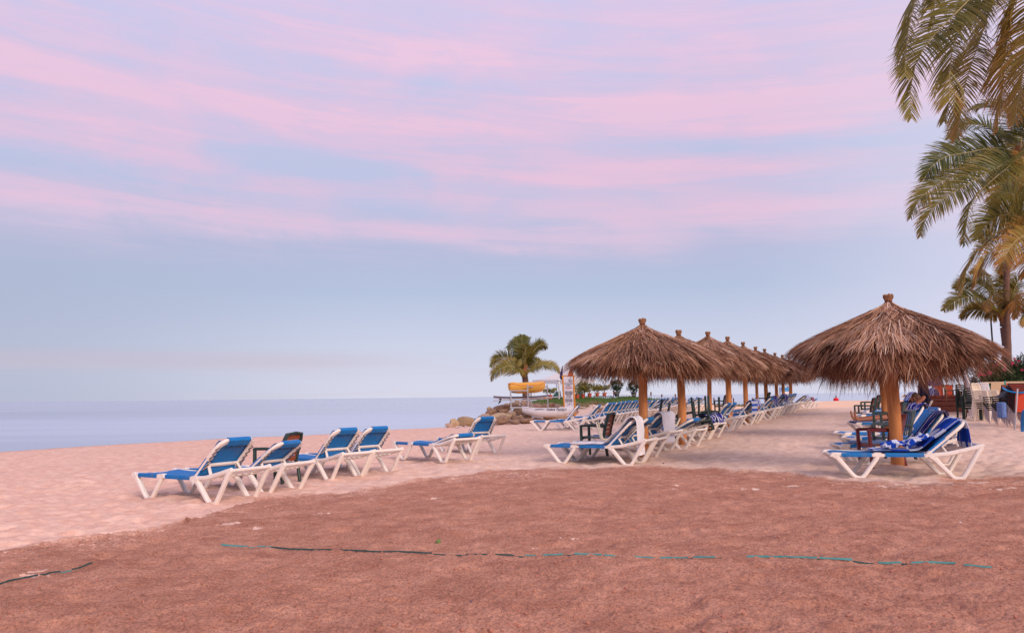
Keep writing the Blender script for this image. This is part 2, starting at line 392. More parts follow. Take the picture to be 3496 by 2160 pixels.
def shore_dist(x, y):
    """metres outside the shoreline (negative on land)"""
    d = np.full(np.shape(x), 1e9); inside = np.zeros(np.shape(x), bool)
    for (ax, ay), (bx, by) in zip(SHORE[:-1], SHORE[1:]):
        ex, ey = bx - ax, by - ay; t = np.clip(((x - ax) * ex + (y - ay) * ey) / (ex * ex + ey * ey), 0, 1)
        d = np.minimum(d, np.hypot(x - ax - t * ex, y - ay - t * ey))
    poly = np.vstack([SHORE, [(600, -400), (-32, -400)]]); j = len(poly) - 1
    for i in range(len(poly)):
        xi, yi = poly[i]; xj, yj = poly[j]
        c = ((yi > y) != (yj > y)) & (x < (xj - xi) * (y - yi) / (yj - yi + 1e-12) + xi); inside ^= c; j = i
    return np.where(inside, -d, d)
RIDGE = [(1.8, 53, .30), (2.2, 57, .62), (3.2, 61, 1.02), (6, 64, 1.12), (9.4, 66, 1.10), (12.2, 67, .88), (15.5, 68, .40), (19.5, 69, .12)]
def mound(x, y):
    best = np.zeros(np.shape(x))
    for (ax, ay, ah), (bx, by, bh) in zip(RIDGE[:-1], RIDGE[1:]):
        ex, ey = bx - ax, by - ay; t = np.clip(((x - ax) * ex + (y - ay) * ey) / (ex * ex + ey * ey), 0, 1)
        dx, dy = x - ax - t * ex, y - ay - t * ey; d = np.hypot(dx, dy) / np.where(dy < 0, np.clip(19. - .7 * x, 8.5, 17.), 9.)
        h = (ah + (bh - ah) * t) * np.clip(1 - d, 0, 1) ** 1.5 * (1 + .0 * d)
        best = np.maximum(best, h)
    return best
def gz(x, y):
    """ground height without the fine relief"""
    s = shore_dist(np.asarray(x, float), np.asarray(y, float))
    h = base_h(x, y) + mound(np.asarray(x, float), np.asarray(y, float))
    out = np.clip(s, 0, 60)
    st = 1 + 4 * np.clip((np.asarray(y, float) - 38) / 3, 0, 1) * (np.asarray(x, float) < 12)
    h = h - np.clip((out * .16 + .02 * out ** 2) * st, 0, 3.2) - .04 * np.clip(1 + s / 1.5, 0, 1)
    return h if np.ndim(h) else float(h)
def ground_px(u, v):
    """the ground point seen at a pixel"""
    z = 0.
    for _ in range(25):
        p = atz(u, v, z); z = .5 * z + .5 * float(gz(p[0], p[1]))
    return np.array([p[0], p[1], float(gz(p[0], p[1]))])
DB = np.array([ground_px(u, v)[:2] for u, v in ((-260, 1905), (0, 1871), (286, 1843), (450, 1815), (629, 1779), (800, 1714), (1000, 1694), (1186, 1679), (1350, 1650), (1500, 1629), (1700, 1606), (1929, 1597), (2150, 1590), (2429, 1598), (2714, 1618), (2860, 1636), (3043, 1647), (3250, 1640), (3496, 1618), (3900, 1600))])
FARL = np.array([ground_px(u, v)[:2] for u, v in ((2560, 1410), (2700, 1396), (2790, 1391.5), (2900, 1391), (3010, 1390), (3120, 1389))])
def relief(x, y, r):
    near = 1 / (1 + (r / 34) ** 2)
    yb = np.interp(x, DB[:, 0], DB[:, 1]); dm = yb - y + .30 * fbm(x, y, 1.1, 5, .62, 3) + .07 * vnoise(x * 11, y * 11, 5)
    k = np.clip(dm / .25 + .5, 0, 1)
    ax, ay = x * .8 + y * .35, y * .8 - x * .3
    soft = .040 * vnoise(ax * 1.15, ay * 1.5, 11) + .060 * vnoise(ax * 2.3, ay * 2.6, 12) + .046 * vnoise(x * 5, y * 5.5, 13) + .012 * vnoise(x * 12, y * 13, 14)
    dimp = -.040 * np.clip(vnoise(ax * 3.6, ay * 4.6, 21) - .12, 0, 1) * 2.2
    hol = -.075 * np.clip(vnoise(x * 1.7 + 3, y * 2.0, 61) - .10, 0, 1) * 1.3 - .055 * np.clip(vnoise(x * 3.4 + 9, y * 3.9, 62) - .16, 0, 1) * 1.5
    rough = hol + .036 * vnoise(x * .7, y * .9, 31) + .016 * vnoise(x * 2.1 + y, y * 2.6, 32) + .0250 * vnoise(x * 6.3, y * 7, 33) + .0210 * np.abs(vnoise(x * 13, y * 14, 34)) + .0120 * vnoise(x * 31, y * 34, 35) + .0050 * vnoise(x * 67, y * 71, 36)
    lip = .030 * np.exp(-(dm / .10) ** 2) * np.clip(.5 + 1.6 * vnoise(x * 1.4, y * 1.4, 41), 0, 1) * 1.5
    return ((soft + dimp) * (1 - k) + (rough - .012) * k + lip) * near, dm

def build_ground():
    inv = np.concatenate([np.linspace(1 / 1.2, 1 / 3.6, 14)[:-1], np.linspace(1 / 3.6, 1 / 60., 640)[:-1], 1 / np.geomspace(60, 700, 46)])
    rr = 1 / inv
    fine = np.radians(np.linspace(-37, 37, 690)); co = np.radians(np.concatenate([np.arange(-178, -37, 4), []])); co2 = np.radians(np.arange(41, 180, 4))
    ang = np.concatenate([co, fine, co2]); na = len(ang); nr = len(rr)
    A, Rr = np.meshgrid(ang, rr); x = Rr * np.sin(A); y = Rr * np.cos(A)
    z = gz(x, y); rel, dm = relief(x, y, Rr); sh = shore_dist(x, y)
    z = z + rel * np.clip(-sh / 1.0, 0.15, 1)
    for (mx, my), s, h in POSTMOUNDS: z += h * np.exp(-((x - mx) ** 2 + (y - my) ** 2) / (2 * s * s))
    V = np.stack([x, y, z], -1).reshape(-1, 3)
    V = np.vstack([V, [[0, 0, 0]]])
    i = np.arange(nr - 1)[:, None]; j = np.arange(na)[None, :]; j2 = (j + 1) % na
    f = np.stack([i * na + j + 0 * j2, (i + 1) * na + j, (i + 1) * na + j2, i * na + j2], -1).reshape(-1, 4)[:, ::-1]
    me = np_mesh('ground', V, f, SAND, smooth=True)
    # attribute channels: damp distance, pale left beach, far peach sand, grass
    fy = np.interp(x, FARL[:, 0], FARL[:, 1]); far = np.clip((y - fy) / 1.2 + .5, 0, 1) * (x > 6)
    pale = np.clip((1.2 - x) / 5.0, 0, 1)
    mo = mound(x, y); gr = np.where(mo > .02, np.clip((mo - .34) * 2.8 + .9 * fbm(x, y, .45, 4, .6, 51), 0, 1.5), 0)
    gr = np.maximum(gr, np.clip(1.4 - np.hypot((x - 20.5) / 4, (y - 71) / 4), 0, 1) * 1.2)
    wet = np.clip(sh / 3.2 + .42, 0, 1)
    for u, v, rx, ry in ((1955, 1828, .20, .07), (1995, 1838, .08, .05), (1830, 1860, .12, .06), (795, 1785, .20, .08), (880, 1800, .10, .05), (1100, 1752, .14, .06), (2270, 1655, .22, .06), (2300, 1668, .12, .05), (3080, 1656, .35, .10),
                         (3330, 1646, .40, .07), (3420, 1665, .30, .06), (130, 1945, .22, .08), (90, 1958, .12, .05), (2560, 1660, .20, .06), (1290, 1700, .2, .07), (2700, 1655, .3, .06), (1500, 1690, .15, .05)):
        pc = ground_px(u, v); dm = dm - 3.2 * np.clip(dm, .3, 9) / np.clip(dm, .3, 9) * np.exp(-((x - pc[0]) / rx) ** 2 - ((y - pc[1]) / (ry * 1.6)) ** 2) * np.clip(.6 + 1.3 * fbm(x, y, 9., 3, .6, 77), 0, 1.3) * np.clip(dm / 1.5, .3, 3)
    at = me.color_attributes.new('zones', 'FLOAT_COLOR', 'POINT')
    q = np.stack([dm, pale, far, gr], -1).reshape(-1, 4); q = np.vstack([q, [[1, 0, 0, 0]]]).astype(np.float32)
    at.data.foreach_set('color', q.ravel())
    at2 = me.color_attributes.new('wet', 'FLOAT_COLOR', 'POINT')
    q = np.repeat(np.append(wet.ravel(), 0)[:, None], 4, 1).astype(np.float32); at2.data.foreach_set('color', q.ravel())
    g = part('ground', me, kind='structure')
    return g

def sand_material():
    m = bpy.data.materials.new('beach_sand'); m.use_nodes = True; t = NT(m.node_tree); t.n.clear()
    out = t.node('ShaderNodeOutputMaterial'); b = t.node('ShaderNodeBsdfPrincipled')
    geo = t.node('ShaderNodeNewGeometry'); P = geo.outputs['Position']
    at = t.node('ShaderNodeAttribute', attribute_name='zones'); sp = t.node('ShaderNodeSeparateColor', i_0=at.outputs['Color'])
    at2 = t.node('ShaderNodeAttribute', attribute_name='wet')
    dm, pale, far = sp.outputs; gr = at.outputs['Alpha']
    mp = t.node('ShaderNodeMapping', i_0=P); mp.inputs['Scale'].default_value = (1, 1.25, 1)
    nL = t.noise(P, .7, 5, .6); nM = t.noise(mp.outputs[0], 5., 6, .65); nF = t.noise(P, 60, 4, .7); nG = t.noise(P, 220, 3, .7)
    nX = t.noise(P, 22, 5, .75)
    # pale dry sand
    nM2 = t.map(nM, .26, .74)
    dry = t.mix(nM2, (*lin(218, 182, 160), 1), (*lin(242, 213, 192), 1))
    left = t.mix(nM2, (*lin(220, 172, 150), 1), (*lin(244, 206, 184), 1))
    c = t.mix(pale, dry, left)
    c = t.mix(far, c, (*lin(246, 205, 172), 1))
    # freshly raked darker sand
    damp = t.mix(t.m('MULTIPLY_ADD', nM, 1.6, -.3, clamp=True), (*lin(180, 121, 98), 1), (*lin(234, 175, 148), 1))
    k = t.map(t.m('ADD', dm, t.m('MULTIPLY', t.m('SUBTRACT', nX, .5), .8)), -.20, .22)
    # remnants of pale sand left inside the raked area, near its edge
    rem = t.m('MULTIPLY', t.map(t.m('ADD', t.m('MULTIPLY', nL, .35), t.m('MULTIPLY', nX, .65)), .535, .585), t.map(dm, 3.4, .1))
    k = t.m('MULTIPLY', k, t.m('MULTIPLY_ADD', rem, -.75, 1.0))
    dk = t.map(t.noise(P, 1.3, 6, .75), .40, .64); damp = t.mix(t.m('MULTIPLY', dk, .32), damp, (*lin(140, 82, 64), 1))
    c = t.mix(k, c, damp)
    sp1 = t.map(nF, .34, .56, .50, 1.22)
    sp2 = t.map(nG, .3, .7, .84, 1.14)
    spk = t.m('MULTIPLY', sp1, sp2); spk = t.m('MULTIPLY_ADD', t.m('SUBTRACT', spk, 1.0), t.m('MULTIPLY_ADD', k, .45, .22), 1.0)
    c = t.mix(1.0, c, t.comb(spk, spk, spk), 'MULTIPLY')
    # grass and dry dirt on the bank
    nG1 = t.noise(P, 2.2, 6, .7); nG2 = t.noise(P, .5, 4, .6)
    gcol = t.mix(nG1, (.042, .085, .016, 1), (.125, .20, .038, 1)); dirt = t.mix(nG1, (.20, .115, .055, 1), (.34, .215, .12, 1))
    gf = t.m('MULTIPLY', t.map(t.m('ADD', gr, t.m('MULTIPLY', t.m('SUBTRACT', nG2, .5), 1.3)), .62, .95), t.m('GREATER_THAN', gr, .01))
    df = t.m('MULTIPLY', t.map(t.m('ADD', gr, t.m('MULTIPLY', t.m('SUBTRACT', nG1, .5), .5)), .08, .3), t.m('GREATER_THAN', gr, .01))
    c = t.mix(df, c, dirt); c = t.mix(gf, c, gcol)
    c = t.mix(t.m('MULTIPLY', at2.outputs['Fac'], .65), c, (.16, .10, .08, 1))
    t.put(b.inputs['Base Color'], c); b.inputs['Roughness'].default_value = .95; b.inputs['Specular IOR Level'].default_value = .12
    h = t.m('ADD', t.m('MULTIPLY', nF, .9), t.m('MULTIPLY', nG, .35)); h = t.m('ADD', h, t.m('MULTIPLY', nX, 1.8))
    bp = t.node('ShaderNodeBump', i_Distance=.018); t.put(bp.inputs['Strength'], t.m('MULTIPLY_ADD', k, .62, .32)); t.put(bp.inputs['Height'], h); t.put(b.inputs['Normal'], bp.outputs[0])
    t.l.new(b.outputs[0], out.inputs[0]); return m
SAND = sand_material()
POSTMOUNDS = []

def water_material():
    m = bpy.data.materials.new('sea_water'); m.use_nodes = True; t = NT(m.node_tree); t.n.clear()
    out = t.node('ShaderNodeOutputMaterial'); b = t.node('ShaderNodeBsdfPrincipled')
    geo = t.node('ShaderNodeNewGeometry'); P = geo.outputs['Position']
    mp = t.node('ShaderNodeMapping', i_0=P); mp.inputs['Scale'].default_value = (.006, .035, 1)
    nb = t.noise(mp.outputs[0], 1.0, 5, .6)
    mp2 = t.node('ShaderNodeMapping', i_0=P); mp2.inputs['Scale'].default_value = (.25, .9, 1); nw = t.noise(mp2.outputs[0], 1., 4, .6)
    t.put(b.inputs['Base Color'], t.mix(t.map(nb, .38, .62), (.30, .34, .50, 1), (.50, .57, .72, 1)))
    t.put(b.inputs['Roughness'], t.map(nb, .3, .7, .10, .20)); b.inputs['Specular IOR Level'].default_value = .5; b.inputs['IOR'].default_value = 1.33
    bp = t.node('ShaderNodeBump', i_Strength=.2, i_Distance=.05); t.put(bp.inputs['Height'], nw); t.put(b.inputs['Normal'], bp.outputs[0])
    t.l.new(b.outputs[0], out.inputs[0]); return m
def build_water():
    n = 160; rr = [.0] + list(np.geomspace(20, 24000, 60)); V = [(0, 0, -1.45)]
    for r in rr[1:]:
        for k in range(n): a = 2 * math.pi * k / n; V.append((r * math.sin(a), r * math.cos(a), -1.45))
    V = np.array(V); f = []
    for i in range(len(rr) - 2):
        for k in range(n): k2 = (k + 1) % n; f.append((1 + i * n + k, 1 + i * n + k2, 1 + (i + 1) * n + k2, 1 + (i + 1) * n + k)[::-1])
    part('sea', np_mesh('sea', V, np.array(f), water_material(), smooth=True), kind='structure')
build_water()

# ------------------------------------------------------------------ stones of the breakwater
def rock_mesh(seed, n=2):
    import bmesh
    r = random.Random(seed); bm = bmesh.new(); bmesh.ops.create_icosphere(bm, subdivisions=n, radius=.5)
    cuts = [Vector((r.gauss(0, 1), r.gauss(0, 1), r.gauss(0, 1))).normalized() for _ in range(9)]
    lim = [r.uniform(.30, .44) for _ in cuts]
    for v in bm.verts:
        for c, l in zip(cuts, lim):
            d = v.co.dot(c)
            if d > l: v.co -= c * (d - l) * .92
        v.co += v.co.normalized() * mnoise.noise(v.co * 4 + Vector((seed, 0, 0))) * .05
    me = bpy.data.meshes.new('rock'); bm.to_mesh(me); bm.free(); me.materials.append(ROCKM)
    r1 = r.uniform(.78, 1.35); a = me.color_attributes.new('shade', 'FLOAT_COLOR', 'POINT')
    tint = (r1, r1 * r.uniform(.82, 1.0), r1 * r.uniform(.66, .98), 1); a.data.foreach_set('color', np.tile(np.array(tint, np.float32), len(me.vertices)))
    me.shade_smooth(); me.set_sharp_from_angle(angle=R_(14)); return me
ROCKS = [rock_mesh(k) for k in range(12)]
def place_rock(u0, u1, v0, v1, y, parent=None, k=None, depth=1.0):
    """rock filling the pixel box u0..u1 x v0..v1 at distance y"""
    p = aty((u0 + u1) / 2, (v0 + v1) / 2, y); w = (u1 - u0) * y / F; h = (v1 - v0) * y / F
    o = part('rock', ROCKS[random.randrange(12) if k is None else k], parent)
    o.scale = (w * 1.12, max(w, h) * depth, h * 1.18); o.rotation_euler = (0, R_(random.uniform(-8, 8)), 0)
    o.location = Vector(p) - (parent.location if parent else Vector((0, 0, 0))); return o
bw = thing('rock_breakwater', 'heap of beige and brown boulders at the waterline below the grass bank', 'breakwater', tuple(ground_px(1700, 1445)))
for u0, u1, v0, v1, y in [
    (1519, 1548, 1443, 1458, 37.5), (1536, 1568, 1428, 1457, 38), (1562, 1635, 1420, 1458, 38.5), (1608, 1640, 1432, 1456, 37.5), (1640, 1668, 1415, 1424, 40),
    (1655, 1700, 1398, 1424, 40), (1662, 1684, 1388, 1402, 41), (1680, 1745, 1382, 1404, 40.5), (1672, 1748, 1408, 1432, 38.5), (1685, 1742, 1418, 1446, 37.8), (1700, 1740, 1396, 1412, 39.5),
    (1742, 1778, 1378, 1392, 41.5), (1748, 1776, 1390, 1422, 39.5), (1770, 1800, 1392, 1414, 40), (1738, 1772, 1372, 1384, 43), (1775, 1800, 1366, 1386, 43), (1790, 1822, 1372, 1394, 42),
    (1742, 1790, 1418, 1434, 38.5), (1738, 1775, 1430, 1446, 37.5), (1775, 1815, 1412, 1428, 39), (1770, 1822, 1428, 1441, 38), (1815, 1850, 1376, 1392, 43), (1845, 1874, 1380, 1396, 43),
    (1868, 1896, 1374, 1390, 43.5), (1858, 1890, 1388, 1402, 42), (1888, 1912, 1378, 1394, 44), (1815, 1855, 1425, 1438, 40), (1850, 1898, 1417, 1430, 40.5), (1893, 1945, 1415, 1428, 41),
    (1905, 1935, 1396, 1416, 42), (1940, 1975, 1392, 1416, 43.5), (1640, 1675, 1410, 1430, 39.5), (1630, 1660, 1418, 1440, 38.5), (1700, 1725, 1385, 1398, 42), (1720, 1745, 1375, 1388, 43), (1655, 1690, 1420, 1440, 38.2), (1755, 1775, 1366, 1378, 45), (1765, 1790, 1380, 1396, 42.5),
    (1822, 1850, 1392, 1418, 41.5), (1850, 1880, 1398, 1420, 41.5), (1880, 1910, 1400, 1420, 42), (1598, 1622, 1428, 1446, 39.5), (1800, 1826, 1384, 1402, 41.8), (1728, 1762, 1404, 1424, 39), (1790, 1812, 1398, 1418, 39.8)]:
    place_rock(u0, u1, v0, v1 + 3, y, bw)
bl = ground_px(2062, 1428)
o = solo('boulder', ROCKS[3], 'smooth pale boulder lying on the bank behind two blue loungers', 'boulder', (bl[0], bl[1], bl[2] + .25)); o.location = Vector(aty(2062, 1408, 41)); o.scale = (1.0, 1.1, .62); o['category'] = 'boulder'
# ------------------------------------------------------------------ sun loungers
HX, HZ, BL = 1.30, .335, .675      # hinge of the back, its length
def side_rail_mesh():
    b = MB().use(WHITE)
    b.sweep([(-.01, 0, .318), (.05, 0, .335), (.62, 0, .322), (1.27, 0, .322), (1.55, 0, .338), (1.80, 0, .395), (2.04, 0, .462)], .058, [.044, .052, .042, .044, .062, .064, .060])
    return b.mesh('side_rail')
def leg_mesh(kind):
    b = MB().use(WHITE)
    if kind == 0: pts = [(.015, 0, .325), (.07, 0, .285), (.27, 0, .045), (.315, 0, .008), (.345, 0, 0), (.385, 0, 0), (.415, 0, .01), (.45, 0, .05), (.60, 0, .26), (.635, 0, .325)]; w = [.09, .076, .058, .054, .044, .044, .054, .055, .062, .075]
    else: pts = [(1.33, 0, .315), (1.38, 0, .275), (1.585, 0, .045), (1.625, 0, .008), (1.655, 0, 0), (1.72, 0, 0), (1.75, 0, .01), (1.785, 0, .06), (1.96, 0, .36), (2.01, 0, .44)]; w = [.09, .078, .06, .054, .044, .044, .054, .056, .066, .078]
    b.sweep(pts, .068, w, up=(.3, 0, 1))
    for cx, cz, ln in (((.03, .338, .10), (.63, .338, .15)) if kind == 0 else ((1.33, .335, .15),)):
        g = [(-ln / 2 - .01, -.035), (-ln / 2 + .015, .005), (-ln / 4, .022), (ln / 4, .022), (ln / 2 - .015, .005), (ln / 2 + .01, -.035)]
        vs = [(cx + a, s * .036, cz + q) for s in (-1, 1) for a, q in g]; n = len(g)
        b.add(vs, [tuple(range(n)), tuple(range(2 * n - 1, n - 1, -1))] + [(i + n, i + 1 + n, i + 1, i) for i in range(n - 1)] + [(0, n, 2 * n - 1, n - 1)])
    return b.mesh('leg')
def crossbar_mesh():
    b = MB().use(WHITE)
    b.sweep([(2.03, -.33, .452), (2.03, .33, .452)], .05, .045)
    return b.mesh('head_bar')
def stay_mesh(x, z):
    b = MB().use(WHITE); b.sweep([(x, -.33, z), (x, .33, z)], .045, .03); return b.mesh('cross_bar')
def tray_mesh():
    b = MB().use(WHITE)
    for y in (-.22, -.11, 0, .11, .22): b.sweep([(1.56, y, .322), (1.80, y, .378), (2.02, y, .437)], .035, .012)
    b.sweep([(1.72, -.32, .352), (1.72, .32, .352)], .03, .02)
    return b.mesh('rear_tray')
def sling_mesh(ang, seed=0):
    b = MB().use(BLUE); A = R_(ang); gr = []; r = random.Random(seed)
    prof = [(.055, .344), (.14, .352)] + [(x, .350 - .012 * math.sin((x - .1) / 1.2 * math.pi)) for x in (.3, .45, .6, .8, 1.0, 1.15)] + [(1.27, .345)]
    for k in range(1, 6):   # ease from seat to back
        f = k / 6; s = .18 * f; prof.append((HX + s * math.cos(A * f), .345 + s * math.sin(A * f) * .9))
    for s in (.22, .32, .42, .52, .62, BL - .01): prof.append((HX + s * math.cos(A) - .035 * math.sin(A) * 1, HZ + s * math.sin(A) + .035 * math.cos(A)))
    for i, (x, z) in enumerate(prof):
        onb = x > HX - .02 and i > 8; W = .30 if onb and i > 13 else (.345 if not onb else .33)
        row = []
        for j in range(13):
            t = j / 12 * 2 - 1; sag = .020 * (1 - t * t)
            nx, nz = (math.sin(A), -math.cos(A)) if onb else (0, -1)
            row.append((x + nx * sag + r.gauss(0, .0012), W * t, z + nz * sag + r.gauss(0, .0015)))
        gr.append(row)
    b.sheet(gr, .004)
    for sgn in (-1, 1):     # side hems wrapped over the rails between the joints
        for x0, x1 in ((.13, .545), (.725, 1.245)):
            n = 8; g = []
            for i in range(n + 1):
                x = x0 + (x1 - x0) * i / n
                g.append([(x, sgn * .34, .357), (x, sgn * .362, .352), (x, sgn * .366, .325), (x, sgn * .360, .298), (x, sgn * .335, .296)][::sgn])
            b.sheet(g, 0)
        # lower back: hem on the outside of the frame
        g = []
        for s in (.06, .15, .25, .34):
            f = []
            for dy, dn in ((.30, .038), (.325, .034), (.334, .0), (.318, -.035)):
                f.append((HX + s * math.cos(A) - dn * math.sin(A), sgn * dy, HZ + s * math.sin(A) + dn * math.cos(A)))
            g.append(f[::-sgn])
        b.sheet(g, 0)
    g = []                   # wrap over the head bar
    for y in np.linspace(-.19, .19, 9):
        wv = .006 * math.sin(y * 40 + seed); f = []
        for s, dn in ((BL - .02, .037), (BL + .042, .034), (BL + .056, 0), (BL + .044, -.032), (BL - .03 + wv, -.036), (BL - .055 + wv, -.034)):
            f.append((HX + s * math.cos(A) - dn * math.sin(A), y, HZ + s * math.sin(A) + dn * math.cos(A)))
        g.append(f)
    b.sheet(g, 0)
    return b.mesh('sling')
def back_frame_mesh():
    b = MB().use(WHITE); p = [(0, -.29, 0), (.45, -.29, 0), (BL - .14, -.288, 0), (BL - .05, -.265, 0), (BL, -.20, 0), (BL + .004, -.08, 0), (BL + .004, .08, 0), (BL, .20, 0), (BL - .05, .265, 0), (BL - .14, .288, 0), (.45, .29, 0), (0, .29, 0)]
    b.sweep(p, .088, .045)
    b.sweep([(.23, -.28, -.004), (.23, .28, -.004)], .05, .035); b.sweep([(.01, -.33, 0), (.01, .33, 0)], .04, .04)
    return b.mesh('backrest_frame')
def lacing_mesh():
    b = MB().use(NAVY); n = 12
    for sgn in (-1, 1):
        pts = []
        for k in range(n + 1):
            s = .10 + .5 * k / n; pts.append((s, sgn * (.325 if k % 2 else .262), -.030))
        b.tube(pts, .0035, 4)
    pts = []
    for k in range(13):
        y = -.2 + .4 * k / 12; pts.append((BL - (.055 if k % 2 else .10), y, -.035))
    b.tube(pts, .0035, 4)
    return b.mesh('lacing')
def strut_mesh(ang):
    b = MB().use(WHITE); A = R_(ang); s = .24
    for y in (-.245, .245):
        p0 = Vector((HX + s * math.cos(A) + .02 * math.sin(A), y, HZ + s * math.sin(A) - .02 * math.cos(A)))
        p1 = Vector((max(1.58, p0.x + .05), y * 1.12, .345 + .12 * max(0, (max(1.58, p0.x + .05) - 1.6)))); yield_ = None
        b2 = MB().use(WHITE); b2.sweep([p0, p1], .042, .028); yield b2.mesh('strut')
_L = {}
def lounger(name_label, loc, deg, ang, group, seed=None, rails=None, cat='sun lounger'):
    if 'rail' not in _L:
        _L['rail'] = side_rail_mesh(); _L['leg0'] = leg_mesh(0); _L['leg1'] = leg_mesh(1); _L['head'] = crossbar_mesh(); _L['stay'] = [stay_mesh(.62, .300), stay_mesh(1.36, .300), stay_mesh(.02, .315)]
        _L['tray'] = tray_mesh(); _L['bf'] = back_frame_mesh(); _L['lace'] = lacing_mesh()
    ang = round(ang); seed = random.randrange(3) if seed is None else seed
    if ('s', ang, seed) not in _L: _L['s', ang, seed] = sling_mesh(ang, seed); _L['t', ang] = list(strut_mesh(ang))
    t = thing('sun_lounger', name_label, cat, loc, R_(deg), group)
    for y in (-.33, .33):
        part('side_rail', _L['rail'], t, (0, y, 0)); part('leg', _L['leg0'], t, (0, y, 0)); part('leg', _L['leg1'], t, (0, y, 0))
    part('head_bar', _L['head'], t); part('rear_tray', _L['tray'], t)
    for q in _L['stay']: part('cross_bar', q, t)
    part('sling', _L['s', ang, seed], t)
    bf = part('backrest_frame', _L['bf'], t, (HX, 0, HZ), (0, R_(-ang), 0)); part('lacing', _L['lace'], bf)
    for q in _L['t', ang]: part('strut', q, t)
    return t

def stripe_mat(name, kind, c0, c1, n=7):
    """terry cloth woven with stripes; uv-like coords stored per vertex in the colour attribute 'cloth'"""
    m = bpy.data.materials.new(name); m.use_nodes = True; t = NT(m.node_tree); t.n.clear()
    out = t.node('ShaderNodeOutputMaterial'); b = t.node('ShaderNodeBsdfPrincipled'); a = t.node('ShaderNodeAttribute', attribute_name='cloth')
    s = t.node('ShaderNodeSeparateColor', i_0=a.outputs['Color']); v, u = s.outputs[0], s.outputs[1]
    if kind == 'len':   # stripes along the towel: borders near both long edges
        w = t.m('ABSOLUTE', t.m('SUBTRACT', v, .5)); k = t.m('LESS_THAN', t.m('FRACT', t.m('MULTIPLY', w, n)), .36)
        k = t.m('MULTIPLY', k, t.m('GREATER_THAN', w, .16))
    elif kind == 'cross': k = t.m('LESS_THAN', t.m('FRACT', t.m('MULTIPLY', u, n)), .5)
    elif kind == 'wide': k = t.m('LESS_THAN', t.m('FRACT', t.m('MULTIPLY_ADD', v, n, .25)), .5)
    else:               # blue field, white border line, blocks
        w = t.m('ABSOLUTE', t.m('SUBTRACT', v, .5)); k1 = t.m('MULTIPLY', t.m('GREATER_THAN', w, .36), t.m('LESS_THAN', w, .42))
        k2 = t.m('MULTIPLY', t.m('LESS_THAN', t.m('FRACT', t.m('MULTIPLY', u, 4.2)), .46), t.m('LESS_THAN', t.m('FRACT', t.m('MULTIPLY', v, 2.2)), .55)); k = t.m('MAXIMUM', k1, k2)
    c = t.mix(k, (*c0, 1), (*c1, 1)); t.put(b.inputs['Base Color'], c); b.inputs['Roughness'].default_value = .95; b.inputs['Specular IOR Level'].default_value = .1
    tc = t.node('ShaderNodeTexCoord'); bp = t.node('ShaderNodeBump', i_Strength=.5, i_Distance=.01); t.put(bp.inputs['Height'], t.noise(tc.outputs['Object'], 140, 3)); t.put(b.inputs['Normal'], bp.outputs[0])
    t.l.new(b.outputs[0], out.inputs[0]); return m
ST_NAVY = stripe_mat('navy_striped_towel', 'len', (.020, .022, .20), (.55, .56, .66), 7)
ST_BLUE = stripe_mat('blue_white_towel', 'blocks', (.015, .075, .50), (.66, .72, .86))
ST_WIDE = stripe_mat('wide_striped_towel', 'cross', (.03, .09, .42), (.45, .47, .60), 5.0)
ST_LONG = stripe_mat('long_striped_towel', 'wide', (.02, .07, .40), (.55, .58, .72), 3.0)

def back_pt(ang, s, dn):
    A = R_(ang); return (HX + s * math.cos(A) - dn * math.sin(A), HZ + s * math.sin(A) + dn * math.cos(A))
def towel(path, y0, y1, material, label, cat, loungr, name='towel', wr=.010, seed=1, group=None, thick=.008, skew=0., flare=0.):
    """cloth following a path (x,z) in the lounger's own frame, from y0 to y1; a separate thing lying on the lounger"""
    P = []
    for a, b in zip(path[:-1], path[1:]):
        d = math.hypot(b[0] - a[0], b[1] - a[1]); n = max(1, int(d / .035))
        for k in range(n): P.append((a[0] + (b[0] - a[0]) * k / n, a[1] + (b[1] - a[1]) * k / n))
    P.append(path[-1])
    for _ in range(2): P = [P[0]] + [((P[i - 1][0] + 2 * P[i][0] + P[i + 1][0]) / 4, (P[i - 1][1] + 2 * P[i][1] + P[i + 1][1]) / 4) for i in range(1, len(P) - 1)] + [P[-1]]
    nj = max(8, int(abs(y1 - y0) / .03)); g = []; cl = []; N = len(P)
    for i, (x, z) in enumerate(P):
        a, c = P[max(0, i - 1)], P[min(N - 1, i + 1)]; tx, tz = c[0] - a[0], c[1] - a[1]; L = math.hypot(tx, tz) or 1; nx, nz = -tz / L, tx / L
        u = i / (N - 1); row = []
        for j in range(nj + 1):
            v = j / nj; y = y0 + (y1 - y0) * v + skew * (u - .5) + flare * (v - .5) * math.sin(u * 3.1)
            w = wr * (mnoise.noise(Vector((u * 3.5 + seed * 7, v * 7, seed))) * 1.6 + .7 * mnoise.noise(Vector((u * 9 + seed, v * 15, 3)))) + wr * .8
            y += .5 * wr * mnoise.noise(Vector((u * 6, v * 2, seed + 9))) * 3
            row.append((x + nx * w, y, z + nz * w)); cl.append((v, u))
        g.append(row)
    b = MB(); b.sheet(g, thick); me = b.mesh(name, material)
    q = np.array(cl + cl, np.float32); at = me.color_attributes.new('cloth', 'FLOAT_COLOR', 'POINT')
    at.data.foreach_set('color', np.concatenate([q, np.zeros((len(q), 1)), np.ones((len(q), 1))], 1).astype(np.float32).ravel())
    o = solo(name, me, label, cat, loungr.location, loungr.rotation_euler.z, group); return o

